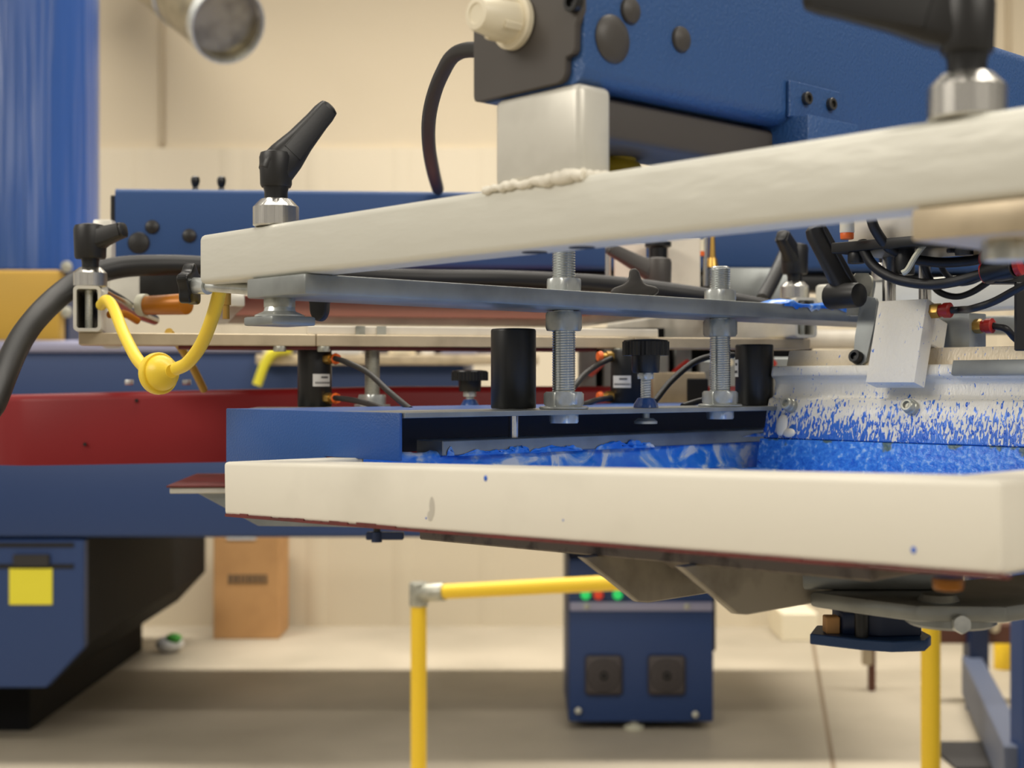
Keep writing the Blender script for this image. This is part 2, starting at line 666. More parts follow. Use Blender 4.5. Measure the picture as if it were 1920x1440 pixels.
INK = ink_material()
SPLAT = splatter_material('splattered_alu', (230, 226, 214), 0.030, 0.090)
SPLAT_TOP = splatter_material('speckled_beige', (226, 212, 186), 0.0, 0.105)
SPLAT_BLOCK = splatter_material('speckled_block', (234, 228, 212), 0.0, 0.09, metal=0.0)
BLADE = blade_material()
CONCRETE = floor_material()

_g = MATS['blue_gloss'].node_tree           # vertical ripples of the column's sheet
_tc = _g.nodes.new('ShaderNodeTexCoord')
_mp = _g.nodes.new('ShaderNodeMapping')
_mp.inputs['Scale'].default_value = (9.0, 9.0, 0.35)
_nz = _g.nodes.new('ShaderNodeTexNoise')
_nz.inputs['Scale'].default_value = 2.0
_bp = _g.nodes.new('ShaderNodeBump')
_bp.inputs['Strength'].default_value = 0.8
_bp.inputs['Distance'].default_value = 0.03
_g.links.new(_tc.outputs['Object'], _mp.inputs['Vector'])
_g.links.new(_mp.outputs['Vector'], _nz.inputs['Vector'])
_g.links.new(_nz.outputs['Fac'], _bp.inputs['Height'])
_g.links.new(_bp.outputs['Normal'], _g.nodes['Principled BSDF'].inputs['Normal'])

# ------------------------------------------------------------------ the room
structure('floor', MB().box(-6, 6, -3, 6.7, -0.1, 0.0), CONCRETE)
wl = MB().box(-6, 6, 6.6, 6.75, 2.27, 5.2)
for x in (-1.66, 2.36):
    pass
structure('wall_back', wl, MATS['wall_paint'])
lm = MB().box(-6, 6, 6.58, 6.75, 0.0, 2.27)
x = -5.9
while x < 5.9:
    lm.prism([(x, 6.58), (x + 0.03, 6.571), (x + 0.07, 6.571), (x + 0.10, 6.58)], 'z', 0.0, 2.27)
    x += 0.41
structure('wall_back_liner', lm, MATS['wall_liner'])
sm = MB()
for x in (-1.665, 2.36):
    sm.box(x - 0.014, x + 0.014, 6.585, 6.605, 2.29, 5.2, 0.004)
structure('trim_1', sm, MATS['seam'])

# ------------------------------------------------------------------ repeated fittings
BP, BK, CH, ZN = MATS['black_plastic'], MATS['black_knob'], MATS['chrome'], MATS['zinc']


def rrect(w, h, n=3, k=0.35):
    pts = []
    r = min(w, h) * k
    for cx, cy, a0 in ((w / 2 - r, h / 2 - r, 0), (-w / 2 + r, h / 2 - r, 90), (-w / 2 + r, -h / 2 + r, 180), (w / 2 - r, -h / 2 + r, 270)):
        for i in range(n + 1):
            a = math.radians(a0 + 90 * i / n)
            pts.append((cx + r * math.cos(a), cy + r * math.sin(a)))
    return pts


def lever_body(direction, length, rise, hub_z0=0.029, hub_z1=0.056, r=0.0115):
    """one moulded piece: a hub that swings up into a tapering arm with a hollow along its side"""
    mb = MB()
    mb.lathe((0, 0, hub_z0), (0, 0, 1), [(r * 0.93, 0), (r * 1.0, 0.002), (r * 1.06, (hub_z1 - hub_z0) * 0.9), (r * 0.98, hub_z1 - hub_z0 + 0.001), (r * 0.5, hub_z1 - hub_z0 + 0.003)], 28)
    d = Vector(direction).normalized()
    side = Vector((-d.y, d.x, 0))
    p0 = Vector((0, 0, hub_z0 + (hub_z1 - hub_z0) * 0.56))
    p1 = p0 + d * length + Vector((0, 0, rise))
    ax = (p1 - p0).normalized()
    up = ax.cross(side).normalized() * -1
    rings = []
    for u, w, h in ((-0.12, 0.016, 0.020), (0.0, 0.0215, 0.0275), (0.22, 0.0200, 0.0260), (0.5, 0.0165, 0.0205), (0.85, 0.0145, 0.0170), (1.0, 0.0140, 0.0165), (1.10, 0.0125, 0.0145), (1.13, 0.008, 0.009)):
        c = p0 + (p1 - p0) * u
        rings.append([c + side * a + up * b for a, b in rrect(w, h)])
    mb.loft(rings)
    # the raised rims on both sides of the arm
    for sg in (-1, 1):
        rr = []
        for u, o in ((0.25, 0.0088), (0.5, 0.0070), (0.9, 0.0062), (1.05, 0.0062)):
            c = p0 + (p1 - p0) * u + side * sg * o
            rr.append([c + side * a + up * b for a, b in rrect(0.0028, 0.0165 - 0.003 * u)])
        mb.loft(rr)
    return mb


def clamp_lever(label, loc, direction, length=0.05, rise=0.03, hub_r=0.0115, hub_top=0.053, plastic=BP):
    t = thing('clamp_lever', label, 'lever', loc)
    c = MB().lathe((0, 0, 0), (0, 0, 1), [(0.0152, 0), (0.0168, 0.0010), (0.0168, 0.0142), (0.0112, 0.0200), (0.0060, 0.0201)], 40)
    part('collar', c, MATS['turned_steel'], t, label='polished steel collar', angle=18)
    n = MB().lathe((0, 0, 0.0195), (0, 0, 1), [(0.0085, 0), (0.0085, 0.006), (0.0095, 0.010)], 24)
    part('neck', n, MATS['black_metal'], t)
    part('handle', lever_body(direction, length, rise, 0.029, hub_top, hub_r), plastic, t, label='black moulded lever handle')
    return t


def cap_screw(p, axis, r, h, m=None, parent=None, name='socket_screw'):
    """socket head screw with a hexagonal recess"""
    mb = MB()
    mb.lathe(p, axis, [(r, 0), (r, h * 0.85), (r * 0.9, h), (r * 0.55, h), (r * 0.5, h * 0.45), (r * 0.05, h * 0.4)], 20)
    return part(name, mb, m or MATS['black_metal'], parent)


def lobed(n, R, rin, m=48, a0=math.pi / 2, k=1.0):
    pts = []
    for i in range(m):
        a = 2 * math.pi * i / m
        c = 0.5 + 0.5 * math.cos(n * (a - a0))
        pts.append(((rin + (R - rin) * c ** k) * math.cos(a), (rin + (R - rin) * c ** k) * math.sin(a)))
    return pts


# ------------------------------------------------------------------ near print head
t = thing('clamp_beam', 'long pale aluminium square tube slanting across the front, levers standing on it', 'beam', A(0, 0, 0), RA)
part('tube', MB().box(0, 0.735, 0, 0.0285, 0.0770, 0.1150, 0.0046, 4), MATS['cast_white'], t)
hd = MB()
for hs_ in (0.364, 0.403):
    hd.cyl((hs_, 0.0142, 0.0766), (hs_, 0.0142, 0.0772), 0.0075)
part('plug_hole', hd, MATS['dark_hole'], t)
part('post', MB().box(0.3435, 0.4150, 0.0, 0.027, 0.1145, 0.1668, 0.0050, 3), MATS['alu_pale'], t, label='bright upright block welded onto the beam')
wb = MB()
pts = []
for i in range(26):
    u = i / 25
    pts.append((0.336 + 0.082 * u, -0.0005 + random.uniform(-0.0006, 0.0006), 0.1150 + random.uniform(-0.0008, 0.0008)))
wb.tube(pts, [0.0016 + 0.0016 * random.random() + (0.0012 if 15 < i < 25 else 0) for i in range(26)], 10, 3)
pts = [(0.4165 + random.uniform(-0.0005, 0.0005), 0.001 + 0.026 * i / 9, 0.1155 + random.uniform(-0.0006, 0.0008)) for i in range(10)]
wb.tube(pts, [0.0024 + 0.0014 * random.random() for _ in pts], 10, 3)
part('weld_bead', wb, MATS['frame_white'], t, angle=60)

t = thing('clamp_beam', 'pale aluminium square tube at the rear, behind the black hoses and squeegee', 'beam', A(0, 0.80, 0), RA)
part('tube', MB().box(0, 0.735, 0, 0.0285, 0.0770, 0.1150, 0.0046, 4), MATS['cast_white'], t)

clamp_lever('black clamp lever on polished collar at the far end of the slanting front tube', A(0.0875, 0.0142, 0.1150), (0.82, 0.45, 0), 0.037, 0.044)
clamp_lever('black clamp lever on polished collar at the upper right, cut by the frame', A(0.640, 0.0142, 0.1150), (-0.93, 0.36, 0), 0.062, 0.018)
clamp_lever('black clamp lever on polished collar behind the squeegee hoses', A(0.0875, 0.8142, 0.1150), (0.2, 0.95, 0), 0.045, 0.02)

# arm
t = thing('print_arm', 'big blue print arm at the upper right, with dark grey end plate', 'print arm', A(0.37, 0, 0.167), RA)
ZA = 0.167


def LA(mb):      # head coordinates (s,t,z) -> this arm's own
    bmesh.ops.translate(mb.bm, vec=(-0.37, 0, -ZA), verts=mb.bm.verts)
    return mb


part('arm_body', LA(MB().prism(rrect(0.090, 0.0955, 5, 0.10), 'y', 0.004, 1.46, M=Matrix.Translation((0.370, 0, 0.2148)))), MATS['blue_arm'], t)
pl = [(0.329, 0.1680), (0.398, 0.1680), (0.4025, 0.1695), (0.4045, 0.1730), (0.4050, 0.1815), (0.4105, 0.1825), (0.4120, 0.1850), (0.4125, 0.198), (0.4165, 0.206), (0.4165, 0.272), (0.326, 0.272), (0.3260, 0.1715), (0.3268, 0.1690)]
part('end_plate', LA(MB().prism(pl, 'y', -0.0005, 0.0045, 0.0006, 1)), MATS['grey_plate'], t, label='dark grey plate')
cap_screw((0.4130 - 0.37, -0.0003, 0.2100 - ZA), (0, -1, 0), 0.0058, 0.005, parent=t, name='plate_screw')
for tt, zz, rr in ((0.026, 0.1940, 0.0137), (0.0405, 0.2125, 0.0078), (0.0844, 0.2035, 0.0078)):
    part('hole_plug', MB().lathe((0.4150 - 0.37, tt, zz - ZA), (1, 0, 0), [(rr, 0), (rr, 0.0008), (rr * 0.9, 0.0022), (rr * 0.5, 0.0036), (rr * 0.1, 0.0040)], 28), MATS['grey_plastic'], t)
part('under_rail', LA(MB().box(0.352, 0.402, 0.028, 0.75, 0.140, 0.1655, 0.0045, 3)), MATS['grey_plate'], t, label='black tube under the arm')
br = MB()
br.box(0.4152, 0.4182, 0.187, 0.243, 0.171, 0.1945, 0.0008, 1)
part('bracket', LA(br.box(0.385, 0.430, 0.190, 0.247, 0.118, 0.1715, 0.0012, 2)), MATS['blue_arm'], t)
for tt in (0.2035, 0.2305):
    cap_screw((0.4180 - 0.37, tt, 0.1845 - ZA), (1, 0, 0), 0.0042, 0.0035, m=MATS['steel_dark'], parent=t, name='bracket_screw')

v = thing('vent_cap', 'white plastic ribbed cap sticking out of the dark end plate', 'cap', A(0.3640, -0.0005, 0.2085), RA)
part('flange', MB().lathe((0, 0, 0), (0, -1, 0), [(0.0150, 0), (0.0160, 0.0008), (0.0160, 0.0042), (0.0150, 0.0050)], 36), MATS['white_plastic'], v, angle=20)
cap = MB().lathe((0, -0.005, 0), (0, -1, 0), [(0.0122, 0), (0.0118, 0.010), (0.0100, 0.0235), (0.0090, 0.0255), (0.0060, 0.0258), (0.0055, 0.0250), (0.0030, 0.0250)], 26)
for k in range(4):
    a = k * math.pi / 2 + 0.5
    c, s_ = math.cos(a), math.sin(a)
    cap.box(-0.0022, 0.0022, -0.018, -0.005, 0.0100, 0.0128, 0.0006, 1, M=Matrix.Rotation(a, 4, 'Y'))
part('cap_body', cap, MATS['white_plastic'], v)

solo('cable', MB().tube([A(0.338, 0.03, 0.199), W(868, 95, 0.93), W(828, 140, 1.02), W(806, 210, 1.15), W(804, 270, 1.35), W(812, 320, 1.6), W(821, 354, 1.93)], [0.0052, 0.0052, 0.0055, 0.006, 0.0068, 0.0078, 0.0085], 14), MATS['black_rubber'],
     'black cable drooping from the dark end plate down to the far blue arm', 'cable', A(0.338, 0.03, 0.199))
solo('stop_collar', MB().lathe(A(0.352, 0.088, 0.108), (0, 0, 1), [(0.020, 0), (0.0225, 0.003), (0.0225, 0.026), (0.020, 0.030)], 28).cyl(A(0.36, 0.088, 0.130), A(0.36, 0.088, 0.1405), 0.012), MATS['yellow_dark'],
     'olive yellow round collar tucked below the black rail of the near arm', 'collar', A(0.352, 0.088, 0.108))

# cross bars under the beams
for nm, s0, s1, lab in (('cross_bar', 0.0725, 0.1485, 'grey flat steel bar under the front tube, thick threaded rods through it'),
                        ('cross_bar', 0.622, 0.690, 'beige and grey flat bar under the tube at right edge, large bolt below')):
    t = thing(nm, lab, 'bar', A(s0, 0, 0.0625), RA)
    part('flat_bar', MB().box(0, s1 - s0, -0.0015, 0.835, 0, 0.0142, 0.0016, 2), MATS['alu_grey'] if s0 < 0.3 else MATS['alu_beige'], t)
    b = MB()
    b.hexa(((s1 - s0) * 0.42, 0.03, -0.0085), (0, 0, 1), 0.0115, 0.0085, 0.3)
    if s0 > 0.3:
        part('bolt_head', b, MATS['zinc'], t)

# clamp foot under the far lever
t = thing('clamp_pad', 'square clamp foot with polished flange hanging under the far end of the front tube', 'clamp', A(0.0895, 0.016, 0.0425), RA)
part('square_pad', MB().box(-0.019, 0.019, -0.019, 0.019, 0, 0.0065, 0.0016, 2), MATS['alu_grey'], t)
part('flange', MB().lathe((0, 0, 0.0065), (0, 0, 1), [(0.0182, 0), (0.0182, 0.0012), (0.0118, 0.0040), (0.0108, 0.0072)], 30), MATS['zinc'], t)
part('nut', MB().hexa((0, 0, 0.0125), (0, 0, 1), 0.0118, 0.0078, 0.2), MATS['zinc_dull'], t)

# threaded rods
GR = 'threaded rods standing through the near bar'
for i, (tt, ztop, lab) in enumerate(((0.2866, 0.1155, 'thick threaded rod beside the black cylinder, nuts above and below the grey bar'),
                                     (0.4948, 0.1120, 'thick threaded rod next to the squeegee end, nuts above and below the grey bar'))):
    t = thing('threaded_rod', lab, 'threaded rod', A(0.1100, tt, -0.0215), RA, group=GR)
    z0 = -0.0215
    part('rod', MB().thread((0, 0, -0.0115), (0, 0, 1), 0.0102, ztop - z0 + 0.0115, 0.0022, 0.0014, 24), MATS['thread_steel'], t, angle=25)
    part('nut', MB().hexa((0, 0, 0.0768 - z0 + 0.0012), (0, 0, 1), 0.0162, 0.0115, 0.35 + i), ZN, t)
    part('nut', MB().hexa((0, 0, 0.0625 - z0 - 0.0172), (0, 0, 1), 0.0162, 0.0160, 0.05 + i * 0.6), MATS['zinc_dull'], t)
    part('nut', MB().hexa((0, 0, 0.0026), (0, 0, 1), 0.0172, 0.0122, 0.9 + i), ZN, t)
    part('nut', MB().hexa((0, 0, -0.0118), (0, 0, 1), 0.0135, 0.0086, 0.4), ZN, t)
    part('washer', MB().lathe((0, 0, 0.0002), (0, 0, 1), [(0.0205, 0), (0.0210, 0.0006), (0.0210, 0.0016), (0.0195, 0.0024)], 32), ZN, t)
    part('washer', MB().lathe((0, 0, 0.0768 - z0), (0, 0, 1), [(0.0180, 0), (0.0180, 0.0012)], 30), ZN, t)

# star knobs
KG = MATS['grey_plastic']


def star_knob(label, loc, M, R=0.023, th=0.010, n=3, rin=0.010, a0=math.pi / 2, stem=None, m=None):
    t = thing('star_knob', label, 'knob', loc)
    mb = MB().prism(lobed(n, R, rin, 60, a0, 1.3), 'y', -th / 2, th / 2, 0.0018, 3, M=M)
    part('grip', mb, m or BP, t)
    if stem:
        part('stem', stem, MATS['zinc'], t)
    return t


FACE = Matrix.Rotation(math.radians(-10), 4, 'Z')
out = [(260, 830), (265, 790), (300, 765), (350, 750), (410, 728), (450, 690), (468, 640), (468, 590), (485, 562), (520, 548), (556, 555), (580, 590), (592, 650), (622, 705), (670, 738), (740, 750), (785, 768), (800, 800), (785, 832), (730, 858), (650, 885), (400, 885), (300, 865)]
t = thing('star_knob', 'dark three-lobed knob standing on the grey bar in front of the thick cable', 'knob', A(0.110, 0.3755, 0.0766))
part('grip', MB().prism([((a - 530) / 6 * 1.241 / F, (885 - b) / 6 * 1.241 / F) for a, b in out], 'y', -0.006, 0.006, 0.0018, 3, M=FACE), KG, t)
star_knob('black lobed knob peeping out below the far end of the grey bar', A(0.040, 0.085, 0.0700), FACE, 0.0205, 0.012, 3, 0.009, -math.pi / 2,
          stem=MB().cyl((0, 0, 0), UA * 0.042, 0.003))
sk = W(356, 535, 1.10)
stem = MB().cyl((0, 0, 0), W(390, 537, 1.085) - sk, 0.0065)
stem.cyl(W(390, 537, 1.085) - sk, A(0.0725, 0.03, 0.0690) - sk, 0.0042)
star_knob('black star knob seen edge-on beside the far end of the front tube', sk, Matrix.Rotation(math.radians(80), 4, 'Z'), 0.0175, 0.0095, 5, 0.013, stem=stem, m=BK)

# pneumatic clamp rail with blue channel
t = thing('side_clamp_channel', 'blue sheet steel channel with thin top plate, rods and cylinders standing on it', 'channel', A(-0.12, 0.095, -0.0215), RA)
part('end_face', MB().prism([(0, -0.050), (0.150, -0.050), (0.152, -0.0365), (0.250, -0.0365), (0.250, 0), (0, 0)], 'y', 0, 0.003, 0.0010, 2), MATS['blue_powder'], t)
part('top_skin', MB().box(0.0, 0.172, 0.003, 0.735, -0.0030, -0.0002), MATS['blue_powder'], t)
part('top_plate', MB().box(0.171, 0.252, 0.0035, 0.735, -0.0042, 0.0, 0.0004, 1), MATS['alu_grey'], t, label='thin bare steel plate')
part('web', MB().box(0.125, 0.129, 0.003, 0.735, -0.037, -0.003), MATS['navy'], t)

t = thing('side_clamp_bar', 'grey square bar smeared with blue ink lying on the frame under the black cylinder', 'bar', A(0.050, 0.1742, -0.0585), RA)
part('bar', MB().box(0, 0.0346, 0, 0.62, 0, 0.0125, 0.0008, 1), MATS['alu_grey'], t)

GC = 'black air cylinders on the clamp plates'


def air_cylinder(label, loc, R, hgt, sticker=None, ports=(), rod=0.0, rz=0.0):
    t = thing('air_cylinder', label, 'cylinder', loc, rz, group=GC)
    part('barrel', MB().lathe((0, 0, 0), (0, 0, 1), [(R * 0.97, 0), (R, 0.001), (R, hgt - 0.002), (R * 0.985, hgt - 0.0008), (R * 0.94, hgt), (R * 0.5, hgt - 0.0005)], 40), MATS['black_metal'], t)
    if rod:
        part('piston_rod', MB().cyl((0, 0, -rod), (0, 0, 0.001), 0.0045), CH, t)
    if sticker:
        a0, a1, z0, z1 = sticker
        st = part('sticker', MB().sheet(lambda u, v: Vector(((R + 0.0003) * math.cos(a0 + (a1 - a0) * u), (R + 0.0003) * math.sin(a0 + (a1 - a0) * u), z0 + (z1 - z0) * v)), 10, 2, thick=0.0003), MATS['white_paper'], t, label='white sticker with two rows of fine print')
        pm = MB()
        for zz, n in ((0.66, 7), (0.22, 11)):
            for k in range(n):
                b0 = a0 + (a1 - a0) * (0.12 + (0.30 if n == 7 else 0.0) + 0.058 * k + (0.02 if n == 11 else 0.0) * k)
                b1 = b0 + (a1 - a0) * 0.045
                if b1 < a1 - 0.04:
                    pm.sheet(lambda u, v: Vector(((R + 0.0008) * math.cos(b0 + (b1 - b0) * u), (R + 0.0008) * math.sin(b0 + (b1 - b0) * u), z0 + (z1 - z0) * (zz + 0.15 * v))), 2, 1, thick=0.0002)
        part('fine_print', pm, MATS['print_grey'], st)
    for ang, zz in ports:
        d = Vector((math.cos(ang), math.sin(ang), 0))
        f = MB().hexa(d * (R - 0.002) + Vector((0, 0, zz)), d, 0.0062, 0.009)
        f.cyl(d * (R + 0.006) + Vector((0, 0, zz)), d * (R + 0.013) + Vector((0, 0, zz)), 0.0042)
        pf = part('port_fitting', f, MATS['brass'], t)
        part('release_ring', MB().lathe(d * (R + 0.0125) + Vector((0, 0, zz)), d, [(0.0058, 0), (0.0062, 0.0015), (0.0050, 0.005), (0.0030, 0.0052)], 18), MATS['orange'], pf)
    return t


air_cylinder('large plain black cylinder beside the first threaded rod, its piston pressing the grey bar', A(0.070, 0.265, -0.0210), 0.0195, 0.0685, rod=0.0250)
air_cylinder('black cylinder tucked behind the squeegee end, small white sticker at its left', A(0.100, 0.560, -0.0210), 0.0188, 0.0600, sticker=(math.radians(178), math.radians(205), 0.028, 0.045))

# knobs with threaded studs
GK = 'black hand knobs on threaded studs'


def hand_knob(label, loc, R, z_knob, thick, skirt=True, stud_r=0.005):
    t = thing('hand_knob', label, 'knob', loc, group=GK)
    rim = [(R * (1.0 if k % 2 else 0.965) * math.cos(2 * math.pi * k / 72), R * (1.0 if k % 2 else 0.965) * math.sin(2 * math.pi * k / 72)) for k in range(72)]
    g = MB().prism(rim, 'z', z_knob, z_knob + thick)
    g.lathe((0, 0, z_knob + thick), (0, 0, 1), [(R * 0.96, -0.001), (R * 0.93, 0.0012), (R * 0.6, 0.002)], 36)
    g.lathe((0, 0, z_knob - thick * 1.25), (0, 0, 1), [(R * 0.55, 0), (R * 0.6, thick * 0.2), (R * 0.62, thick * 1.3)], 30)
    part('grip', g, BK, t)
    part('stud', MB().thread((0, 0, -0.001), (0, 0, 1), stud_r, z_knob - thick, 0.0022, 0.0009, 16), MATS['zinc'], t, angle=25)
    part('nut', MB().hexa((0, 0, z_knob - thick * 1.25 - 0.0055), (0, 0, 1), stud_r * 1.65, 0.0055, 0.3), ZN, t)
    b = MB().lathe((0, 0, 0), (0, 0, 1), [(stud_r * 2.3, 0), (stud_r * 2.2, 0.003), (stud_r * 1.5, 0.0085), (stud_r * 1.1, 0.009)], 14)
    part('ink_smeared_nut', b, MATS['blue_gloss'], t, label='nut coated in blue ink')
    return t


hk = hand_knob('wide ribbed black knob on a stud between the two thick threaded rods', A(0.110, 0.390, -0.0213), 0.0212, 0.0470, 0.0125)
part('lower_foot', MB().cyl((0, 0, -0.0105), (0, 0, -0.0042), 0.0035).lathe((0, 0, -0.0145), (0, 0, 1), [(0.0105, 0), (0.0105, 0.0022), (0.0070, 0.0050)], 20), MATS['zinc_dull'], hk)
hand_knob('smaller round black knob on a short stud left of the plain black cylinder', W(881, 764, 1.50), 0.0200, 0.0290, 0.0095, stud_r=0.0045)

# ------------------------------------------------------------------ screen frame with ink
TILT = math.radians(-1.67)
t = thing('screen_frame', 'big white aluminium screen frame in front, blue ink inside', 'screen frame', A(0.038, 0.0, -0.0985), RA, ry=TILT)
FW, FD, FH, FR = 0.6265, 0.83, 0.0400, 0.040
fr = MB()
fr.box(0, FW, 0, FR, 0, FH, 0.0030, 3)
fr.box(0, FW, FD - FR, FD, 0, FH, 0.0030, 3)
fr.box(0, FR, FR - 0.004, FD - FR + 0.004, 0, FH, 0.0030, 3)
fr.box(FW - FR, FW, FR - 0.004, FD - FR + 0.004, 0, FH, 0.0030, 3)
part('rails', fr, MATS['frame_white'], t)
part('mesh', MB().box(0.004, FW - 0.004, 0.004, FD - 0.004, -0.0010, 0.0006), MATS['ink_drop'], t, label='stretched screen mesh, inked blue')
tp = MB()
random.seed(11)
for k in range(60):
    x0 = 0.002 + FW * k / 60
    wv = 0.0003 + 0.0014 * random.random() * (1.3 if k < 22 else 0.4)
    tp.box(x0, x0 + FW / 60 + 0.0004, -0.0003, 0.003, -0.0010, wv)
part('red_tape_edge', tp, MATS['red_dark'], t, label='ragged red adhesive along the lower edge')
sp = MB()
for px, pz, r in ((0.300, 0.034, 0.0015), (0.585, 0.0085, 0.0013), (0.243, 0.008, 0.0006), (0.365, 0.012, 0.0005)):
    sp.ball((px, -0.0002, pz), r, 12, 8, (1, 0.3, 1.2))
part('ink_spots', sp, MATS['ink_drop'], t)

sf = MB()
sf.ball((0.249, -0.0001, 0.0150), 0.0030, 12, 8, (0.9, 0.06, 2.2)).ball((0.247, -0.0001, 0.0095), 0.0026, 12, 8, (1.1, 0.06, 1.3))
part('scuff_mark', sf, MATS['scuff'], t)

# ink on the mesh and the inner side of the left rail
inkm = MB()
MF = MATRIX[t.name]


def ink_side(u, v):
    yy = 0.100 + u * 0.675
    n = mnoise.fractal(Vector((yy * 26, v * 1.6, 1.3)), 0.7, 2.0, 5)
    n2 = mnoise.fractal(Vector((yy * 70, v * 5, 8.3)), 0.8, 2.0, 4)
    reach = 0.006 + 0.012 * max(0.0, 0.5 + 1.2 * n)          # how far it spreads over the rail top
    if v < 0.6:
        k = v / 0.6
        return MF @ Vector((FR + 0.0012 + 0.014 * (1 - k) ** 2 + 0.004 * max(0, n) + 0.0012 * n2, yy, 0.002 + k * (FH - 0.001)))
    k = (v - 0.6) / 0.4
    return MF @ Vector((FR + 0.001 - k * reach + 0.0012 * (1 - k) * n2, yy, FH + 0.0004 + (0.0018 + 0.003 * max(0, n) + 0.0012 * n2) * (1 - k) ** 0.5))


def ink_floor(u, v):
    xx = FR + 0.006 + u * (FW - 2 * FR - 0.01)
    yy = FR + 0.004 + v * (FD - 2 * FR - 0.01)
    n = mnoise.fractal(Vector((xx * 16, yy * 16, 4.1)), 0.8, 2.0, 5)
    pile = math.exp(-((xx - FR) / 0.10) ** 2) * (0.5 + 0.5 * mnoise.noise(Vector((yy * 9, 0.3, 2))))
    return MF @ Vector((xx, yy, 0.0035 + 0.004 * abs(n) + 0.016 * max(0, pile) + 0.001))


inkm.sheet(ink_side, 190, 24)
inkm.sheet(ink_floor, 90, 110)
inkm.tube([MF @ Vector((FR - 0.006 + 0.004 * math.sin(k * 1.3), 0.10 + k * 0.012, FH + 0.0004)) for k in range(18)], [0.0012 + 0.0018 * random.random() for _ in range(18)], 8, 4)
solo('ink', inkm, INK, 'thick bright blue and pale ink heaped inside the white screen frame', 'ink', MF @ Vector((FR, FR, 0)), kind='stuff', angle=180)

ik = MB()


def ink_smear(u, v):
    tt = 0.542 + u * 0.25
    n = mnoise.fractal(Vector((tt * 40, v * 2, 7.7)), 0.8, 2.0, 4)
    n2 = mnoise.fractal(Vector((tt * 60, 3.1, 2.7)), 0.8, 2.0, 3)
    hump = 0.0085 * math.exp(-((u - 0.05) / 0.03) ** 2) + 0.0060 * math.exp(-((u - 0.42) / 0.14) ** 2) + 0.0015
    if v < 0.3:                                               # hanging over the bar's edge
        k = v / 0.3
        drop = 0.002 + 0.007 * max(0.0, n2 + 0.25 * math.exp(-((u - 0.55) / 0.2) ** 2))
        return A(0.1486 + 0.0012 * (0.4 + k), tt, 0.0766 - drop * (1 - k) + hump * 0.4 * k)
    k = (v - 0.3) / 0.7
    ends = min(1.0, u * 14, (1 - u) * 14)
    return A(0.1492 - k * 0.05, tt, 0.0768 + (hump * (0.4 + 0.6 * math.sin(math.pi * k)) + 0.0012 * abs(n)) * (1 - k) ** 0.4 * ends)


ik.sheet(ink_smear, 90, 16)
solo('ink_smear', ik, INK, 'streak of wet blue ink along the top of the grey flat bar', 'ink', A(0.148, 0.545, 0.0768), kind='stuff', angle=180)

# ink clinging to the clamp bar
ib = MB()


def bar_ink(lo, hi, z0, z1, seed):
    def fn(u, v):
        tt = lo + (hi - lo) * u
        n = mnoise.fractal(Vector((tt * 60, v * 4, seed)), 0.8, 2.0, 4)
        edge = math.sin(math.pi * min(max(u, 0), 1)) ** 0.5
        return A(0.0848 + 0.0004 + 0.0016 * abs(n) * edge, tt, z0 + (z1 - z0) * v * (0.55 + 0.45 * n) * edge)
    return fn


for lo, hi, z0, z1, sd in ((0.178, 0.186, -0.0585, -0.0460, 1.0), (0.19, 0.26, -0.0590, -0.0520, 2.0), (0.245, 0.27, -0.0585, -0.0455, 3.0), (0.27, 0.335, -0.0590, -0.0500, 4.0), (0.35, 0.43, -0.0590, -0.0470, 5.0), (0.56, 0.76, -0.0530, -0.0440, 6.0)):
    ib.sheet(bar_ink(lo, hi, z0, z1, sd), 30, 8)
solo('ink_smear', ib, INK, 'blotches of blue and white ink stuck on the side of the square clamp bar', 'ink', A(0.085, 0.20, -0.0585), kind='stuff', angle=180)

# ------------------------------------------------------------------ squeegee
SRX = math.radians(-16)
SQ0 = A(0.120, 0.545, -0.0905)
t = thing('squeegee', 'aluminium squeegee splattered with blue ink, its blade standing in the screen', 'squeegee', SQ0, RA, rx=0)
t.rotation_euler = (Matrix.Rotation(RA, 4, 'Z') @ Matrix.Rotation(SRX, 4, 'X')).to_euler()
MATRIX[t.name] = Matrix.Translation(SQ0) @ Matrix.Rotation(RA, 4, 'Z') @ Matrix.Rotation(SRX, 4, 'X')
SL = 0.50
body = [(-0.0080, 0.0375), (-0.0098, 0.0600), (-0.0098, 0.0760), (-0.0082, 0.0775), (-0.0050, 0.0790), (-0.0036, 0.0830), (-0.0036, 0.0930), (-0.0060, 0.0972), (-0.0122, 0.0982), (-0.0132, 0.1000), (-0.0132, 0.1070), (-0.0122, 0.1090), (-0.0050, 0.1095), (0.016, 0.1095), (0.018, 0.07), (0.018, 0.0375)]
part('holder', MB().prism(body, 'x', 0.0, SL, 0.0008, 1), SPLAT, t)
part('top_rail', MB().box(0.008, SL, -0.0020, 0.016, 0.1090, 0.1280, 0.0016, 2), SPLAT_TOP, t, label='beige speckled top rail')
part('blade', MB().prism([(-0.0086, 0.0368), (-0.0084, 0.020), (-0.0055, 0.0), (0.0045, 0.0), (0.012, 0.0368)], 'x', -0.003, SL, 0.0006, 1), BLADE, t, label='blade caked in blue ink')
part('side_strip', MB().box(0.197, SL, -0.0175, -0.0125, 0.0975, 0.1110, 0.0012, 2), MATS['alu_grey'], t)
for sx in (0.029, 0.160, 0.291):
    sc = MB().lathe((sx, -0.0095, 0.0690), (0, -1, 0.05), [(0.0068, 0), (0.0068, 0.0052), (0.0060, 0.0062)], 22)
    sc.lathe((sx, -0.0150, 0.0690), (0, -1, 0.05), [(0.0058, 0), (0.0058, 0.0050), (0.0050, 0.0058), (0.0034, 0.0058), (0.0030, 0.0028), (0.0003, 0.0026)], 22)
    part('holder_screw', sc, MATS['zinc_dull'], t)
gl = MB()
random.seed(3)
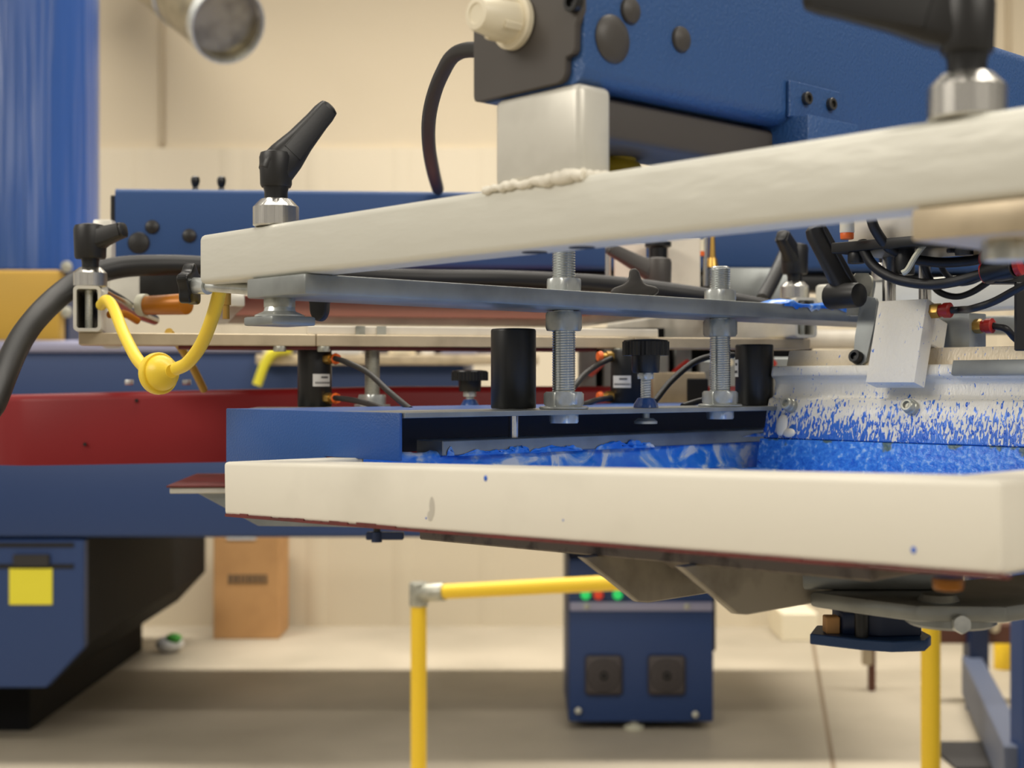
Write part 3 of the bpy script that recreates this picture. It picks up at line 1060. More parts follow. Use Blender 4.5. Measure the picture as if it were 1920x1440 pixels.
gl.ball((0.022, -0.0108, 0.0500), 0.0060, 16, 10, (1.1, 0.45, 1.8))
gl.ball((0.032, -0.0108, 0.0425), 0.0045, 16, 10, (1.6, 0.45, 1.0))
part('paste_clot', gl, MATS['frame_white'], t, label='clot of white paste under the end screw')
dr = MB()
for k in range(150):
    zz = 0.040 + abs(random.gauss(0, 0.016))
    xx = random.uniform(0.0, 0.42)
    if zz < 0.074:
        yy = -0.0080 - 0.0018 * min(1, (zz - 0.0375) / 0.0225)
        dr.ball((xx, yy, zz), random.uniform(0.0005, 0.0014), 8, 6, (0.9, 0.6, random.uniform(1.2, 2.6)))
for k in range(60):
    dr.ball((random.uniform(0, 0.004) - 0.001, random.uniform(-0.008, 0.012), random.uniform(0.012, 0.06)), random.uniform(0.0008, 0.0022), 8, 6)
part('ink_drops', dr, MATS['ink_drop'], t, kind='stuff')

# strap with screw and clamp block on the squeegee
t2 = thing('squeegee_strap', 'upright grey steel strap bolted on the squeegee left of the white block', 'strap', SQ0, RA)
t2.rotation_euler = t.rotation_euler
MATRIX[t2.name] = MATRIX[t.name]
D_ = -0.0195
stp = [(0.1055, 0.1150), (0.1070, 0.1125), (0.1110, 0.1110), (0.1160, 0.1110), (0.1205, 0.1150), (0.1225, 0.1450), (0.1225, 0.1720), (0.1195, 0.1770), (0.1100, 0.1790), (0.1030, 0.1790), (0.1035, 0.1400)]
part('strap_plate', MB().prism([(a + D_, b) for a, b in stp], 'y', -0.0055, -0.0020, 0.0004, 1), MATS['alu_grey'], t2)
part('pivot_plate', MB().prism([(0.1010 + D_ + 0.011 * math.cos(a), 0.192 + 0.011 * math.sin(a)) for a in [math.pi * k / 8 for k in range(9)]] + [(0.0900 + D_, 0.162), (0.1120 + D_, 0.162)], 'y', -0.0019, 0.0025, 0.0004, 1), MATS['zinc_dull'], t2)
cap_screw((0.1110 + D_, -0.0055, 0.1180), (0, -1, 0), 0.0062, 0.0075, parent=t2, name='strap_screw')

t3 = thing('guide_block', 'tilted white metal block clamped over the squeegee, brass and red fitting at its top', 'block', SQ0, RA)
t3.rotation_euler = t.rotation_euler
MATRIX[t3.name] = MATRIX[t.name]
part('block_body', MB().box(0.1228, 0.1725, -0.0330, -0.0150, 0.0860, 0.1635, 0.0010, 2).box(0.123, 0.169, -0.0152, 0.012, 0.128, 0.155, 0.001, 1), SPLAT_BLOCK, t3)
fx = MB().hexa((0.1715, -0.022, 0.1555), (1, 0, 0), 0.0070, 0.009)
pf = part('port_fitting', fx, MATS['brass'], t3)
part('release_ring', MB().lathe((0.1800, -0.022, 0.1555), (1, 0, 0), [(0.0055, 0), (0.0055, 0.004), (0.0068, 0.0045), (0.0068, 0.0100), (0.0050, 0.0112), (0.003, 0.0112)], 20), MATS['red_fitting'], pf)
hose_start = MATRIX[t3.name] @ Vector((0.1905, -0.022, 0.1555))

t4 = thing('guide_block', 'grey block behind the white block, second brass and red fitting', 'block', A(0.30, 0.60, 0.034), RA)
part('block_body', MB().box(-0.034, 0.0095, 0.0, 0.03, -0.006, 0.030, 0.001, 2), MATS['alu_grey'], t4)
pf = part('port_fitting', MB().hexa((0.0090, 0.010, 0.018), (1, 0, 0), 0.0066, 0.008), MATS['brass'], t4)
part('release_ring', MB().lathe((0.0165, 0.010, 0.018), (1, 0, 0), [(0.0055, 0), (0.0055, 0.004), (0.0068, 0.0045), (0.0068, 0.0100), (0.0050, 0.0112), (0.003, 0.0112)], 20), MATS['red_fitting'], pf)

# lever that locks the squeegee
t = thing('squeegee_lever', 'long black clamp lever leaning upright beside the squeegee strap', 'lever', W(1600, 558, 1.30))
base = W(1600, 558, 1.30)
lv = MB()
p0, p1 = W(1592, 552, 1.30) - base, W(1526, 428, 1.30) - base
sd = Vector((0.25, -1, 0.1)).normalized()
ax = (p1 - p0).normalized()
up = ax.cross(sd).normalized()
rings = []
for u, w, h in ((-0.02, 0.019, 0.024), (0.2, 0.016, 0.0225), (0.6, 0.013, 0.0205), (0.92, 0.013, 0.020), (1.01, 0.011, 0.016), (1.05, 0.005, 0.008)):
    rings.append([p0 + (p1 - p0) * u + sd * a + up * b for a, b in rrect(w, h)])
lv.loft(rings)
rr = []
for u, w in ((0.12, 0.004), (0.3, 0.006), (0.9, 0.005), (1.0, 0.003)):
    rr.append([p0 + (p1 - p0) * u + sd * 0.0075 + up * 0.0055 + sd * a + up * b for a, b in rrect(0.004, w)])
lv.loft(rr)
part('handle', lv, BP, t)
part('hub', MB().cyl(W(1556, 556, 1.31) - base, W(1612, 553, 1.28) - base, 0.0125, 0.0115, 28, 0.002), BP, t)
part('link_plate', MB().prism([(-0.012, -0.022), (0.010, -0.022), (0.012, 0.008), (0.008, 0.018), (-0.004, 0.018), (-0.012, 0.008)], 'y', -0.002, 0.002, M=Matrix.Translation(W(1612, 548, 1.315) - base)), MATS['zinc_dull'], t)

# carriage hanging in the head
t = thing('carriage_plate', 'black carriage plate above the squeegee with pale block on top', 'plate', A(0.228, 0.505, 0.117), RA)
part('plate', MB().box(0, 0.160, 0, 0.11, 0, 0.0092, 0.0014, 2), MATS['black_metal'], t)
part('pale_block', MB().box(0.010, 0.078, 0.012, 0.05, 0.0090, 0.042, 0.0012, 2), MATS['white_block'], t)
part('screw', MB().cyl((0.020, 0.010, -0.010), (0.020, 0.010, 0.001), 0.0075, None, 20, 0.001), MATS['black_metal'], t)
part('screw', MB().cyl((0.125, 0.010, -0.010), (0.125, 0.010, 0.001), 0.0075, None, 20, 0.001), MATS['black_metal'], t)
part('stub', MB().cyl((0.062, 0.02, -0.022), (0.062, 0.02, 0.001), 0.009, None, 20, 0.001), MATS['black_metal'], t)

for i, (s_, tt, z0, z1, rr, lab) in enumerate(((0.240, 0.580, 0.030, 0.1175, 0.0062, 'bright upright guide shaft behind the squeegee strap'),
                                               (0.262, 0.605, 0.040, 0.1175, 0.0058, 'upright guide shaft behind the looping black hose'),)):
    solo('guide_shaft', MB().cyl(A(s_, tt, z0), A(s_, tt, z1), rr, None, 20, 0.0006), CH, lab, 'shaft', A(s_, tt, z0))

f = thing('hose_fitting', 'white push-in fitting with orange collar in front of the pale block', 'fitting', A(0.254, 0.492, 0.126), RA)
part('fitting_body', MB().cyl((0, 0, 0.006), (0, 0, 0.024), 0.0064, 0.0062, 22, 0.0008), MATS['white_plastic'], f)
part('release_ring', MB().cyl((0, 0, 0.0005), (0, 0, 0.0065), 0.0058, 0.0060, 22, 0.0008), MATS['orange'], f)

HS = MATS['black_rubber']


def hose(label, pts, r, m=HS, name='air_hose', cat='hose', group=None):
    return solo(name, MB().tube(pts, r, 12, 8), m, label, cat, pts[0], group=group)


hose('black hose dropping from the white fitting and looping across to the black manifold', [W(1616, 452, 1.225), W(1620, 470, 1.222), W(1640, 500, 1.215), W(1680, 523, 1.20), W(1740, 533, 1.18), W(1790, 528, 1.16), W(1842, 514, 1.145)], 0.0046)
hose('black hose curving from below the front tube behind the grey zip tie', [W(1632, 405, 1.20), W(1642, 432, 1.20), W(1668, 466, 1.205), W(1705, 484, 1.21), W(1760, 492, 1.21), W(1810, 490, 1.20), W(1848, 484, 1.18)], 0.0045)
hose('thin black hose hanging in a loop below the black manifold', [W(1732, 492, 1.26), W(1740, 515, 1.26), W(1758, 545, 1.255), W(1790, 556, 1.25), W(1822, 548, 1.24), W(1860, 524, 1.22)], 0.0030)
hose('thinner black hose half hidden behind the hanging loop', [W(1762, 492, 1.30), W(1772, 512, 1.30), W(1795, 530, 1.295), W(1822, 528, 1.29), W(1850, 515, 1.28)], 0.0028)
hose('scuffed black hose from the upper red fitting of the white block', [hose_start, hose_start + UA * 0.012, W(1822, 579, 1.14), W(1862, 566, 1.12), W(1900, 546, 1.10), W(1950, 520, 1.07)], 0.0032)
hs4 = MATRIX[t4.name] @ Vector((0.0270, 0.010, 0.018))
hose('scuffed black hose from the lower red fitting of the grey block', [hs4, hs4 + UA * 0.012 + Vector((0, 0, -0.003)), W(1905, 636, 1.235), W(1935, 655, 1.22)], 0.0032)
solo('zip_tie', MB().tube([W(1762, 438, 1.19), W(1740, 452, 1.185), W(1718, 478, 1.18), W(1702, 505, 1.18), W(1692, 512, 1.182)], 0.0026, 8, 6), MATS['zip_tie'],
     'pale grey zip tie strapping the hoses under the front tube', 'zip tie', W(1762, 438, 1.19))
t = thing('air_manifold', 'black air manifold with red release rings at the right edge', 'manifold', W(1870, 505, 1.14))
mo = W(1870, 505, 1.14)
mm = MB().cyl(W(1850, 512, 1.145) - mo, W(1905, 500, 1.12) - mo, 0.0095, None, 22, 0.001)
mm.cyl(W(1852, 488, 1.17) - mo, W(1915, 478, 1.14) - mo, 0.0090, None, 22, 0.001)
mm.box(-0.004, 0.022, -0.006, 0.010, -0.012, 0.020, 0.001, 1)
part('manifold_body', mm, MATS['black_metal'], t)
for a, b in (((1841, 514, 1.147), (1852, 511, 1.144)), ((1846, 486, 1.176), (1854, 485, 1.172)), ((1903, 501, 1.121), (1914, 498, 1.118)), ((1912, 474, 1.142), (1922, 472, 1.138))):
    part('release_ring', MB().cyl(W(*a) - mo, W(*b) - mo, 0.0080, None, 20, 0.0006), MATS['red_fitting'], t)
t = thing('beige_cover', 'small beige rounded cover hanging under the bar at the right edge', 'cover', W(1840, 465, 1.20))
mo = W(1840, 465, 1.20)
part('cover', MB().prism([(-0.016, 0.012), (0.014, 0.014), (0.015, -0.002), (0.010, -0.011), (-0.010, -0.011), (-0.015, -0.004)], 'y', -0.004, 0.004, 0.001, 2), MATS['alu_beige'], t)
part('clip', MB().box(-0.028, -0.014, 0.0, 0.008, -0.004, 0.012, 0.001, 1).box(-0.06, -0.026, 0.0, 0.006, 0.002, 0.004), MATS['black_metal'], t)
solo('guard_plate', MB().box(-0.005, 0.004, -0.002, 0.002, -0.026, 0.030, 0.001, 1), MATS['black_metal'], 'black upright plate at the right edge below the manifold', 'plate', W(1914, 598, 1.13), world=False)

# ------------------------------------------------------------------ platens
t = thing('platen', 'dirty aluminium platen with sloping brackets right under the white screen frame', 'platen', A(0.122, 0.12, -0.1165), RA, ry=TILT * 0.85)
part('board', MB().box(0.0, 0.40, 0, 0.50, -0.0025, 0.0190, 0.0012, 1), MATS['platen_dirty'], t)
hb = MB()
hb.prism([(0.399, 0.006), (0.475, 0.006), (0.475, 0.0185), (0.399, 0.0185)], 'y', 0.004, 0.50)
hb.box(0.398, 0.476, 0.0, 0.004, 0.0165, 0.0188).box(0.398, 0.476, 0.0, 0.004, 0.0050, 0.0068).box(0.434, 0.437, 0.0, 0.004, 0.006, 0.017).box(0.474, 0.476, 0.0, 0.004, 0.006, 0.017).box(0.398, 0.4, 0.0, 0.004, 0.006, 0.017)
part('hollow_edge', hb, MATS['alu_pale'], t, label='open end of the hollow profile')
part('slot', MB().box(0.400, 0.434, 0.0025, 0.0039, 0.0066, 0.0167).box(0.437, 0.474, 0.0025, 0.0039, 0.0066, 0.0167), MATS['dark_hole'], t)
for s0, nm in ((0.186, 0), (0.271, 1)):
    gz = [(-0.014, -0.0018), (0.50, -0.0018), (0.50, -0.018), (0.33, -0.0385), (0.050, -0.0385), (0.040, -0.0370)]
    part('bracket', MB().prism(gz, 'x', s0 - 0.002, s0 + 0.004, 0.0008, 1), MATS['bracket_grey'], t)
part('web', MB().prism([(0.03, 0.0), (0.45, 0.0), (0.30, -0.032), (0.09, -0.032)], 'x', 0.205, 0.262), MATS['platen_dirty'], t)

po = W(1780, 1132, 0.90)
t = thing('platen_mount', 'grey cast mount with bolts under the near corner of the screen frame', 'mount', po)
cm = MB().prism([(-0.085, 0.030), (-0.055, -0.004), (-0.03, -0.030), (0.025, -0.034), (0.060, -0.010), (0.13, 0.085), (0.10, 0.12), (0.0, 0.06)], 'z', -0.007, 0.004, 0.003, 2)
cm.lathe((0.0, -0.002, -0.013), (0, 0, 1), [(0.026, 0), (0.029, 0.002), (0.029, 0.010), (0.020, 0.014)], 28)
cm.box(-0.13, 0.02, 0.03, 0.20, 0.004, 0.018, 0.003, 2)
part('casting', cm, MATS['alu_grey'], t)
part('bolt_head', MB().hexa((-0.004, -0.034, -0.0075), (0, -1, 0.15), 0.0060, 0.005), ZN, t)
part('bolt_head', MB().cyl((-0.012, -0.016, 0.004), (-0.012, -0.016, 0.009), 0.013, 0.011, 24, 0.001), MATS['alu_grey'], t)
solo('bumper', MB().cyl(W(1778, 1106, 0.655), W(1778, 1082, 0.655), 0.0070, 0.0074, 24, 0.001), MATS['amber'], 'short amber bumper below the near corner of the white frame', 'bumper', W(1778, 1107, 0.655))
bo = W(1630, 1196, 0.98)
t = thing('lock_bracket', 'dark blue lock bracket with black stud hanging under the platen mount', 'bracket', bo)
part('bracket_plate', MB().prism([(-0.042, 0.0), (-0.012, -0.022), (0.008, -0.030), (0.032, -0.026), (0.042, -0.006), (0.040, 0.030), (-0.03, 0.034)], 'z', -0.0045, 0.003, 0.0008, 1), MATS['blue_deep'], t)
part('bracket_block', MB().prism([(-0.020, -0.004), (0.005, -0.014), (0.034, -0.010), (0.038, 0.024), (-0.02, 0.028)], 'z', 0.003, 0.0185, 0.001, 1), MATS['navy'], t)
part('stud', MB().cyl((-0.0085, -0.012, 0.003), (-0.0085, -0.012, 0.024), 0.0048), BK, t)
part('pad', MB().box(-0.031, -0.021, -0.002, 0.01, 0.003, 0.0150, 0.0008, 1), MATS['cardboard'], t, label='tan pad')

# neighbouring platen at the left
d = (W(420, 907, 1.50) - W(318, 912, 1.52))
t = thing('platen', 'platen with brown-red top poking out left of the white screen frame', 'platen', W(318, 912, 1.52), math.radians(4))
part('board', MB().box(0, 0.55, 0, 0.20, -0.008, -0.0012, 0.001, 1), MATS['alu_pale'], t)
part('top_sheet', MB().box(-0.003, 0.55, -0.003, 0.205, -0.0012, 0.0010, 0.0005, 1), MATS['red_dark'], t, label='brown red rubber top')
part('bracket', MB().prism([(0.028, -0.008), (0.45, -0.008), (0.35, -0.05), (0.095, -0.045)], 'y', 0.01, 0.016, 0.0008, 1), MATS['alu_grey'], t)
t = thing('platen_latch', 'small dark latch below the long blue body, under the white frame', 'latch', W(722, 1004, 1.55))
part('latch_bar', MB().box(-0.021, 0.021, -0.006, 0.006, -0.0045, 0.0040, 0.0012, 1).cyl((-0.009, -0.003, -0.007), (-0.009, -0.003, 0.004), 0.006), MATS['navy'], t)
part('latch_pin', MB().cyl((-0.009, 0, 0.003), (-0.009, 0, 0.05), 0.004), BK, t)

# ------------------------------------------------------------------ neighbouring print head
BT = 0.0270
BH = 0.0460
zb0 = (720 - 621) * 1.40 / F
for r0, lab in ((0.0, 'pale square tube seen end-on at the far left, a lever on top'), (0.790, 'pale square tube seen end-on behind the second threaded rod, a lever on top')):
    o = Bq(r0, 0, zb0)
    t = thing('clamp_beam', lab, 'beam', o, RB)
    b = MB()
    zz0 = 0.0
    w2, h2, wl_ = BT / 2, BH, 0.0032
    outer = [(a, c + h2 / 2) for a, c in rrect(BT, BH, 4, 0.16)]
    inner = [(a, c + h2 / 2) for a, c in rrect(BT - 2 * wl_, BH - 2 * wl_, 4, 0.12)]
    tb = bmesh.new()
    lay = []
    for poly, y in ((outer, 0.0), (outer, 0.70), (inner, 0.70), (inner, 0.0)):
        lay.append([tb.verts.new((a, y, c)) for a, c in poly])
    n = len(outer)
    for q in range(4):
        a_, b_ = lay[q], lay[(q + 1) % 4]
        for j in range(n):
            tb.faces.new([a_[j], a_[(j + 1) % n], b_[(j + 1) % n], b_[j]])
    b._take(tb)
    part('tube', b, MATS['alu_pale'], t)
    part('clamp_stud', MB().thread((0.001, 0.014, wl_), (0, 0, 1), 0.0042, BH - 2 * wl_, 0.002, 0.0008, 14), MATS['zinc'], t, angle=25)
clamp_lever('black clamp lever with pale top at the far left, on a tube seen end-on', Bq(0.002, 0.022, zb0 + BH), (0.86, -0.35, 0), 0.038, 0.009, 0.0158, 0.062)
clamp_lever('black clamp lever standing between second threaded rod and squeegee lever', Bq(0.790, 0.030, zb0 + BH), (-0.52, -0.75, 0), 0.034, 0.022, 0.0150, 0.062)

t = thing('cross_bar', 'long beige flat bar running across behind the rods, red strip below', 'bar', Bq(-0.01, 0.030, zb0 - 0.0128), RB)
bb = MB()
for x0, x1 in ((0.0, 0.243), (0.2438, 0.602), (0.6028, 0.82)):
    bb.box(x0, x1, 0, 0.05, 0, 0.0126, 0.0008, 1)
part('flat_bar', bb, MATS['alu_beige'], t)
part('rubber_strip', MB().box(0.10, 0.56, 0.006, 0.05, -0.0035, 0.0), MATS['red_dark'], t)
for x0 in (0.205, 0.252, 0.585):
    part('bolt_head', MB().hexa((x0, 0.004, -0.0058), (0, 0, 1), 0.0072, 0.0058, 0.2), MATS['zinc_dull'], t)
t = thing('guide_rail', 'narrow white rail lying on top of the beige flat bar', 'rail', Bq(0.225, 0.040, zb0), RB)
part('rail', MB().box(0, 0.40, 0, 0.012, 0, 0.0095, 0.0008, 1), MATS['white_block'], t)
part('stop', MB().box(0.052, 0.062, -0.003, 0.0, 0, 0.0095).box(0.075, 0.085, -0.003, 0.0, 0, 0.0095), MATS['zinc_dull'], t)

t = thing('threaded_rod', 'dull threaded rod behind the blue channel, left of the small black knob', 'threaded rod', W(698, 762, 1.53), group=None)
part('rod', MB().thread((0, 0, 0), (0, 0, 1), 0.0086, 0.077, 0.0024, 0.001, 20), MATS['zinc_dull'], t, angle=25)
part('nut', MB().hexa((0, 0, 0.002), (0, 0, 1), 0.0165, 0.0110, 0.5), ZN, t)
part('nut', MB().hexa((0, 0, 0.0700), (0, 0, 1), 0.0150, 0.0080, 0.1), MATS['zinc_dull'], t)
part('washer', MB().cyl((0, 0, 0), (0, 0, 0.0022), 0.0200), ZN, t)
air_cylinder('black cylinder with white sticker above the blue channel, two orange hose ports', W(590, 763, 1.52), 0.0186, 0.0650, sticker=(math.radians(-88), math.radians(-22), 0.0225, 0.0360), ports=((math.radians(-38), 0.0525), (math.radians(-38), 0.0095)))
air_cylinder('black cylinder with white sticker between the two thick threaded rods', W(1176, 762, 1.56), 0.0188, 0.0640, sticker=(math.radians(-150), math.radians(-82), 0.0210, 0.0345), ports=((math.radians(200), 0.0560), (math.radians(200), 0.0110)))
solo('rear_clamp_plate', MB().box(-0.05, 0.50, -0.03, 0.05, -0.004, -0.0003, M=Matrix.Rotation(math.radians(4), 4, 'Z')), MATS['alu_grey'], 'thin steel plate behind the blue channel carrying the stickered cylinders', 'plate', W(560, 764, 1.52), world=False)

hose('thin black hose arching down from the upper port of the left stickered cylinder', [W(628, 672, 1.496), W(650, 679, 1.47), W(690, 699, 1.42), W(730, 735, 1.36), W(770, 768, 1.28)], 0.0030)
hose('thin black hose from the lower port of the left stickered cylinder over the channel edge', [W(628, 746, 1.496), W(660, 750, 1.44), W(700, 760, 1.38), W(738, 776, 1.32)], 0.0030)
hose('thin black hose rising to the upper port of the middle stickered cylinder', [W(1146, 672, 1.545), W(1118, 686, 1.50), W(1092, 706, 1.44), W(1062, 745, 1.36), W(1050, 766, 1.30)], 0.0030)
hose('thin black hose to the lower port of the middle stickered cylinder', [W(1146, 746, 1.545), W(1120, 750, 1.48), W(1095, 758, 1.42), W(1060, 765, 1.36)], 0.0030)
hose('thin black hose arching up behind the second threaded rod', [W(1228, 752, 1.36), W(1258, 715, 1.38), W(1300, 680, 1.40), W(1340, 667, 1.42), W(1375, 666, 1.44)], 0.0032)
hose('short black hose lying low beside the second threaded rod foot', [W(1280, 762, 1.38), W(1312, 752, 1.40), W(1345, 748, 1.42), W(1385, 752, 1.44)], 0.0032)

# neighbouring arm
ang = math.radians(4.0)
ao = W(207, 500, 1.90)
t = thing('print_arm', 'farther blue print arm crossing behind the front tube, three black plugs near its end', 'print arm', ao, ang)
part('arm_body', MB().prism([(a, b + 0.054) for a, b in rrect(0.092, 0.108, 4, 0.08)], 'x', 0.006, 1.68, M=Matrix.Translation((0, 0.047, 0))), MATS['blue_deep'], t)
part('end_plate', MB().box(0, 0.006, 0.0, 0.094, -0.014, 0.098, 0.001, 1), MATS['black_metal'], t)
for px, py, rr in ((259, 455, 0.0150), (284, 425, 0.0098), (353, 441, 0.0098)):
    p = W(px, py, 1.90) - ao
    part('hole_plug', MB().lathe((p.x, 0.0014, p.z), (0, -1, 0), [(rr, 0), (rr, 0.001), (rr * 0.9, 0.0028), (rr * 0.5, 0.0044), (rr * 0.1, 0.005)], 26), MATS['black_plastic'], t)
for px in (363, 412):
    p = W(px, 352, 1.93) - ao
    part('lift_bolt', MB().lathe((p.x, 0.05, 0.108), (0, 0, 1), [(0.009, 0), (0.006, 0.004), (0.0035, 0.009), (0.0055, 0.013), (0.0065, 0.018), (0.0055, 0.023), (0.002, 0.025)], 16), BK, t)
part('top_cover', MB().box(0.17, 0.32, 0.02, 0.07, 0.1078, 0.1095), BK, t)
part('under_rail', MB().box(0.02, 1.64, 0.022, 0.072, -0.028, 0.001, 0.004, 2), MATS['black_metal'], t)
solo('head_post', MB().box(-0.012, 0.012, -0.01, 0.01, -0.036, 0.060, 0.002, 2), MATS['alu_pale'], 'short pale post between the far left lever and the dark arm end', 'post', W(196, 500, 1.80), world=False)
solo('head_plate', MB().box(-0.018, 0.016, -0.002, 0.002, -0.022, 0.019, 0.001, 1), MATS['alu_pale'], 'pale metal plate below the thick cable at the far left', 'plate', W(236, 542, 1.62), world=False)
solo('valve_block', MB().box(-0.032, 0.028, -0.01, 0.03, -0.022, 0.022, 0.002, 2), MATS['black_metal'], 'black valve block below the thick cable above the amber cylinder', 'valve', W(313, 522, 1.66), world=False)
go = W(300, 575, 1.55)
t = thing('air_filter', 'amber cylinder with pale end ring lying on the beige bar', 'filter', go)
part('bowl', MB().cyl(W(272, 573, 1.55) - go, W(350, 570, 1.52) - go, 0.0105, 0.0118, 26, 0.001), MATS['amber'], t)
part('end_ring', MB().cyl(W(262, 572, 1.552) - go, W(275, 572, 1.549) - go, 0.0125, None, 26, 0.001), MATS['zip_tie'], t)
solo('fork_arm', MB().tube([W(192, 545, 1.42), W(222, 563, 1.50), W(255, 585, 1.58), W(290, 600, 1.64)], [0.006, 0.007, 0.007, 0.006], 14), MATS['chrome'], 'polished curved arm sweeping back from the far left tube', 'arm', W(192, 545, 1.42))
solo('brass_rod', MB().cyl(W(424, 598, 1.20), W(424, 548, 1.20), 0.0030).cyl(W(424, 572, 1.20), W(424, 535, 1.20), 0.0042), MATS['brass'], 'upright brass rod beside the yellow cord, under the front tube', 'rod', W(424, 600, 1.20))
solo('amber_strip', MB().tube([W(205, 590, 1.46), W(232, 588, 1.48), W(258, 602, 1.5)], 0.0040, 10, 6), MATS['amber'], 'small amber strip behind the yellow cord at the far left', 'strip', W(205, 590, 1.46))

# thick cable
hose('thick black cable bowing up from the left edge and running behind the front tube', [Vector((-0.72, 1.35, 0.012)), Vector((-0.66, 1.22, 0.20)), Vector((-0.58, 1.20, 0.62)), W(-60, 900, 1.24), W(-8, 745, 1.27), W(48, 622, 1.36), W(128, 541, 1.47), W(205, 505, 1.51), W(300, 497, 1.53), W(400, 500, 1.55), W(600, 513, 1.57), W(780, 521, 1.59), W(960, 523, 1.61), W(1150, 533, 1.59), W(1330, 556, 1.545), W(1440, 576, 1.535), W(1540, 592, 1.535)],
     [0.0115, 0.0115, 0.0115, 0.0115, 0.0118, 0.0122, 0.0127, 0.0122, 0.0116, 0.0112, 0.0106, 0.0102, 0.0100, 0.0096, 0.0092, 0.0090, 0.0088], name='power_cable', cat='cable')
hose('black cable slanting up behind the second standing lever', [W(1430, 562, 1.74), W(1452, 520, 1.78), W(1475, 470, 1.84)], 0.0092, name='power_cable', cat='cable')

# yellow cord with ball
co = W(300, 700, 1.20)
t = thing('pull_cord', 'yellow cord with a round yellow ball hanging between two tubes', 'cord', co)
part('cord', MB().tube([W(190, 572, 1.40), W(200, 563, 1.37), W(213, 578, 1.34), W(232, 625, 1.29), W(254, 668, 1.24), W(272, 690, 1.215)], 0.0056, 14), MATS['yellow_cord'], t, world=True)
part('cord', MB().tube([W(330, 692, 1.185), W(352, 680, 1.17), W(378, 645, 1.15), W(400, 590, 1.12), W(416, 530, 1.10)], 0.0056, 14), MATS['yellow_cord'], t, world=True)
ball = MB()
ax = (W(335, 688, 1.18) - W(262, 700, 1.22)).normalized()
R = 0.0158
prof = []
for k in range(13):
    a = math.pi * k / 12
    rr = R * math.sin(a)
    hh = -R * math.cos(a) * 1.12
    prof.append((max(rr, 0.0058), hh))
ball.lathe((0, 0, 0), ax, prof, 32)
ball.lathe((0, 0, 0), ax, [(R * 1.00, -0.0075), (R * 1.13, -0.006), (R * 1.16, -0.004), (R * 1.16, 0.0002), (R * 1.10, 0.0012), (R * 0.98, 0.0012)], 32)
part('ball', ball, MATS['yellow_cord'], t)

# red cover of the carousel
path = [(0.32, 1.83), (0.12, 1.80), (-0.10, 1.765), (-0.32, 1.745), (-0.50, 1.745), (-0.60, 1.752), (-0.64, 1.768), (-0.68, 1.80), (-0.78, 1.90), (-0.90, 2.05)]
prof = [(0.0, -0.0940), (0.0, -0.0130), (0.0020, -0.0080), (0.0060, -0.0048), (0.012, -0.0035), (0.10, -0.0030)]
tm = bmesh.new()
rows = []
fine = []
for i in range(len(path) - 1):
    for k in range(6):
        u = k / 6
        P_ = [path[max(i - 1, 0)], path[i], path[i + 1], path[min(i + 2, len(path) - 1)]]
        fine.append([0.5 * (2 * P_[1][c] + (P_[2][c] - P_[0][c]) * u + (2 * P_[0][c] - 5 * P_[1][c] + 4 * P_[2][c] - P_[3][c]) * u * u + (3 * P_[1][c] - P_[0][c] - 3 * P_[2][c] + P_[3][c]) * u ** 3) for c in (0, 1)])
fine.append(list(path[-1]))
for i, p in enumerate(fine):
    a, b = fine[max(i - 1, 0)], fine[min(i + 1, len(fine) - 1)]
    dx, dy = b[0] - a[0], b[1] - a[1]
    L_ = math.hypot(dx, dy)
    nx, ny = dy / L_, -dx / L_      # towards the hub
    droop = -0.010 * max(0.0, (-p[0] - 0.15)) / 0.5
    rows.append([tm.verts.new((p[0] + nx * q, p[1] + ny * q, H + z + droop)) for q, z in prof])
for a, b in zip(rows[:-1], rows[1:]):
    for j in range(len(prof) - 1):
        tm.faces.new([a[j], b[j], b[j + 1], a[j + 1]])
bmesh.ops.recalc_face_normals(tm, faces=tm.faces)
bmesh.ops.solidify(tm, geom=tm.faces[:], thickness=0.002)
cv = MB()
cv._take(tm)
t = thing('carousel_cover', 'dark red sheet metal cover curving round behind the blue channel', 'cover', Vector((-0.2, 1.76, H - 0.094)))
part('cover_sheet', cv, MATS['red_powder'], t, world=True)
hl = MB()
for px, py in ((256, 751), (159, 833)):
    hl.cyl(W(px, py, 1.7425), W(px, py, 1.752), 0.0022, None, 14)
part('screw_hole', hl, MATS['dark_hole'], t, world=True)
for px in (242, 350):
    part('cover_bolt', MB().cyl(W(px, 722, 1.80), W(px, 712, 1.80), 0.0055, None, 14, 0.001), MATS['zinc'], t, world=True)

# pink mesh of a raised screen
pm = thing('raised_screen', 'pinkish screen seen from below behind the grey flat bar', 'screen', Vector((-0.15, 1.82, H + 0.098)), RB)
part('mesh', MB().box(-0.22, 0.30, -0.22, 0.22, 0.0, 0.001), MATS['pink_mesh'], pm)
part('rail', MB().box(-0.235, -0.21, -0.235, 0.235, -0.012, 0.004, 0.002).box(0.29, 0.315, -0.235, 0.235, -0.012, 0.004, 0.002).box(-0.23, 0.31, 0.215, 0.24, -0.012, 0.004, 0.002), MATS['alu_pale'], pm)

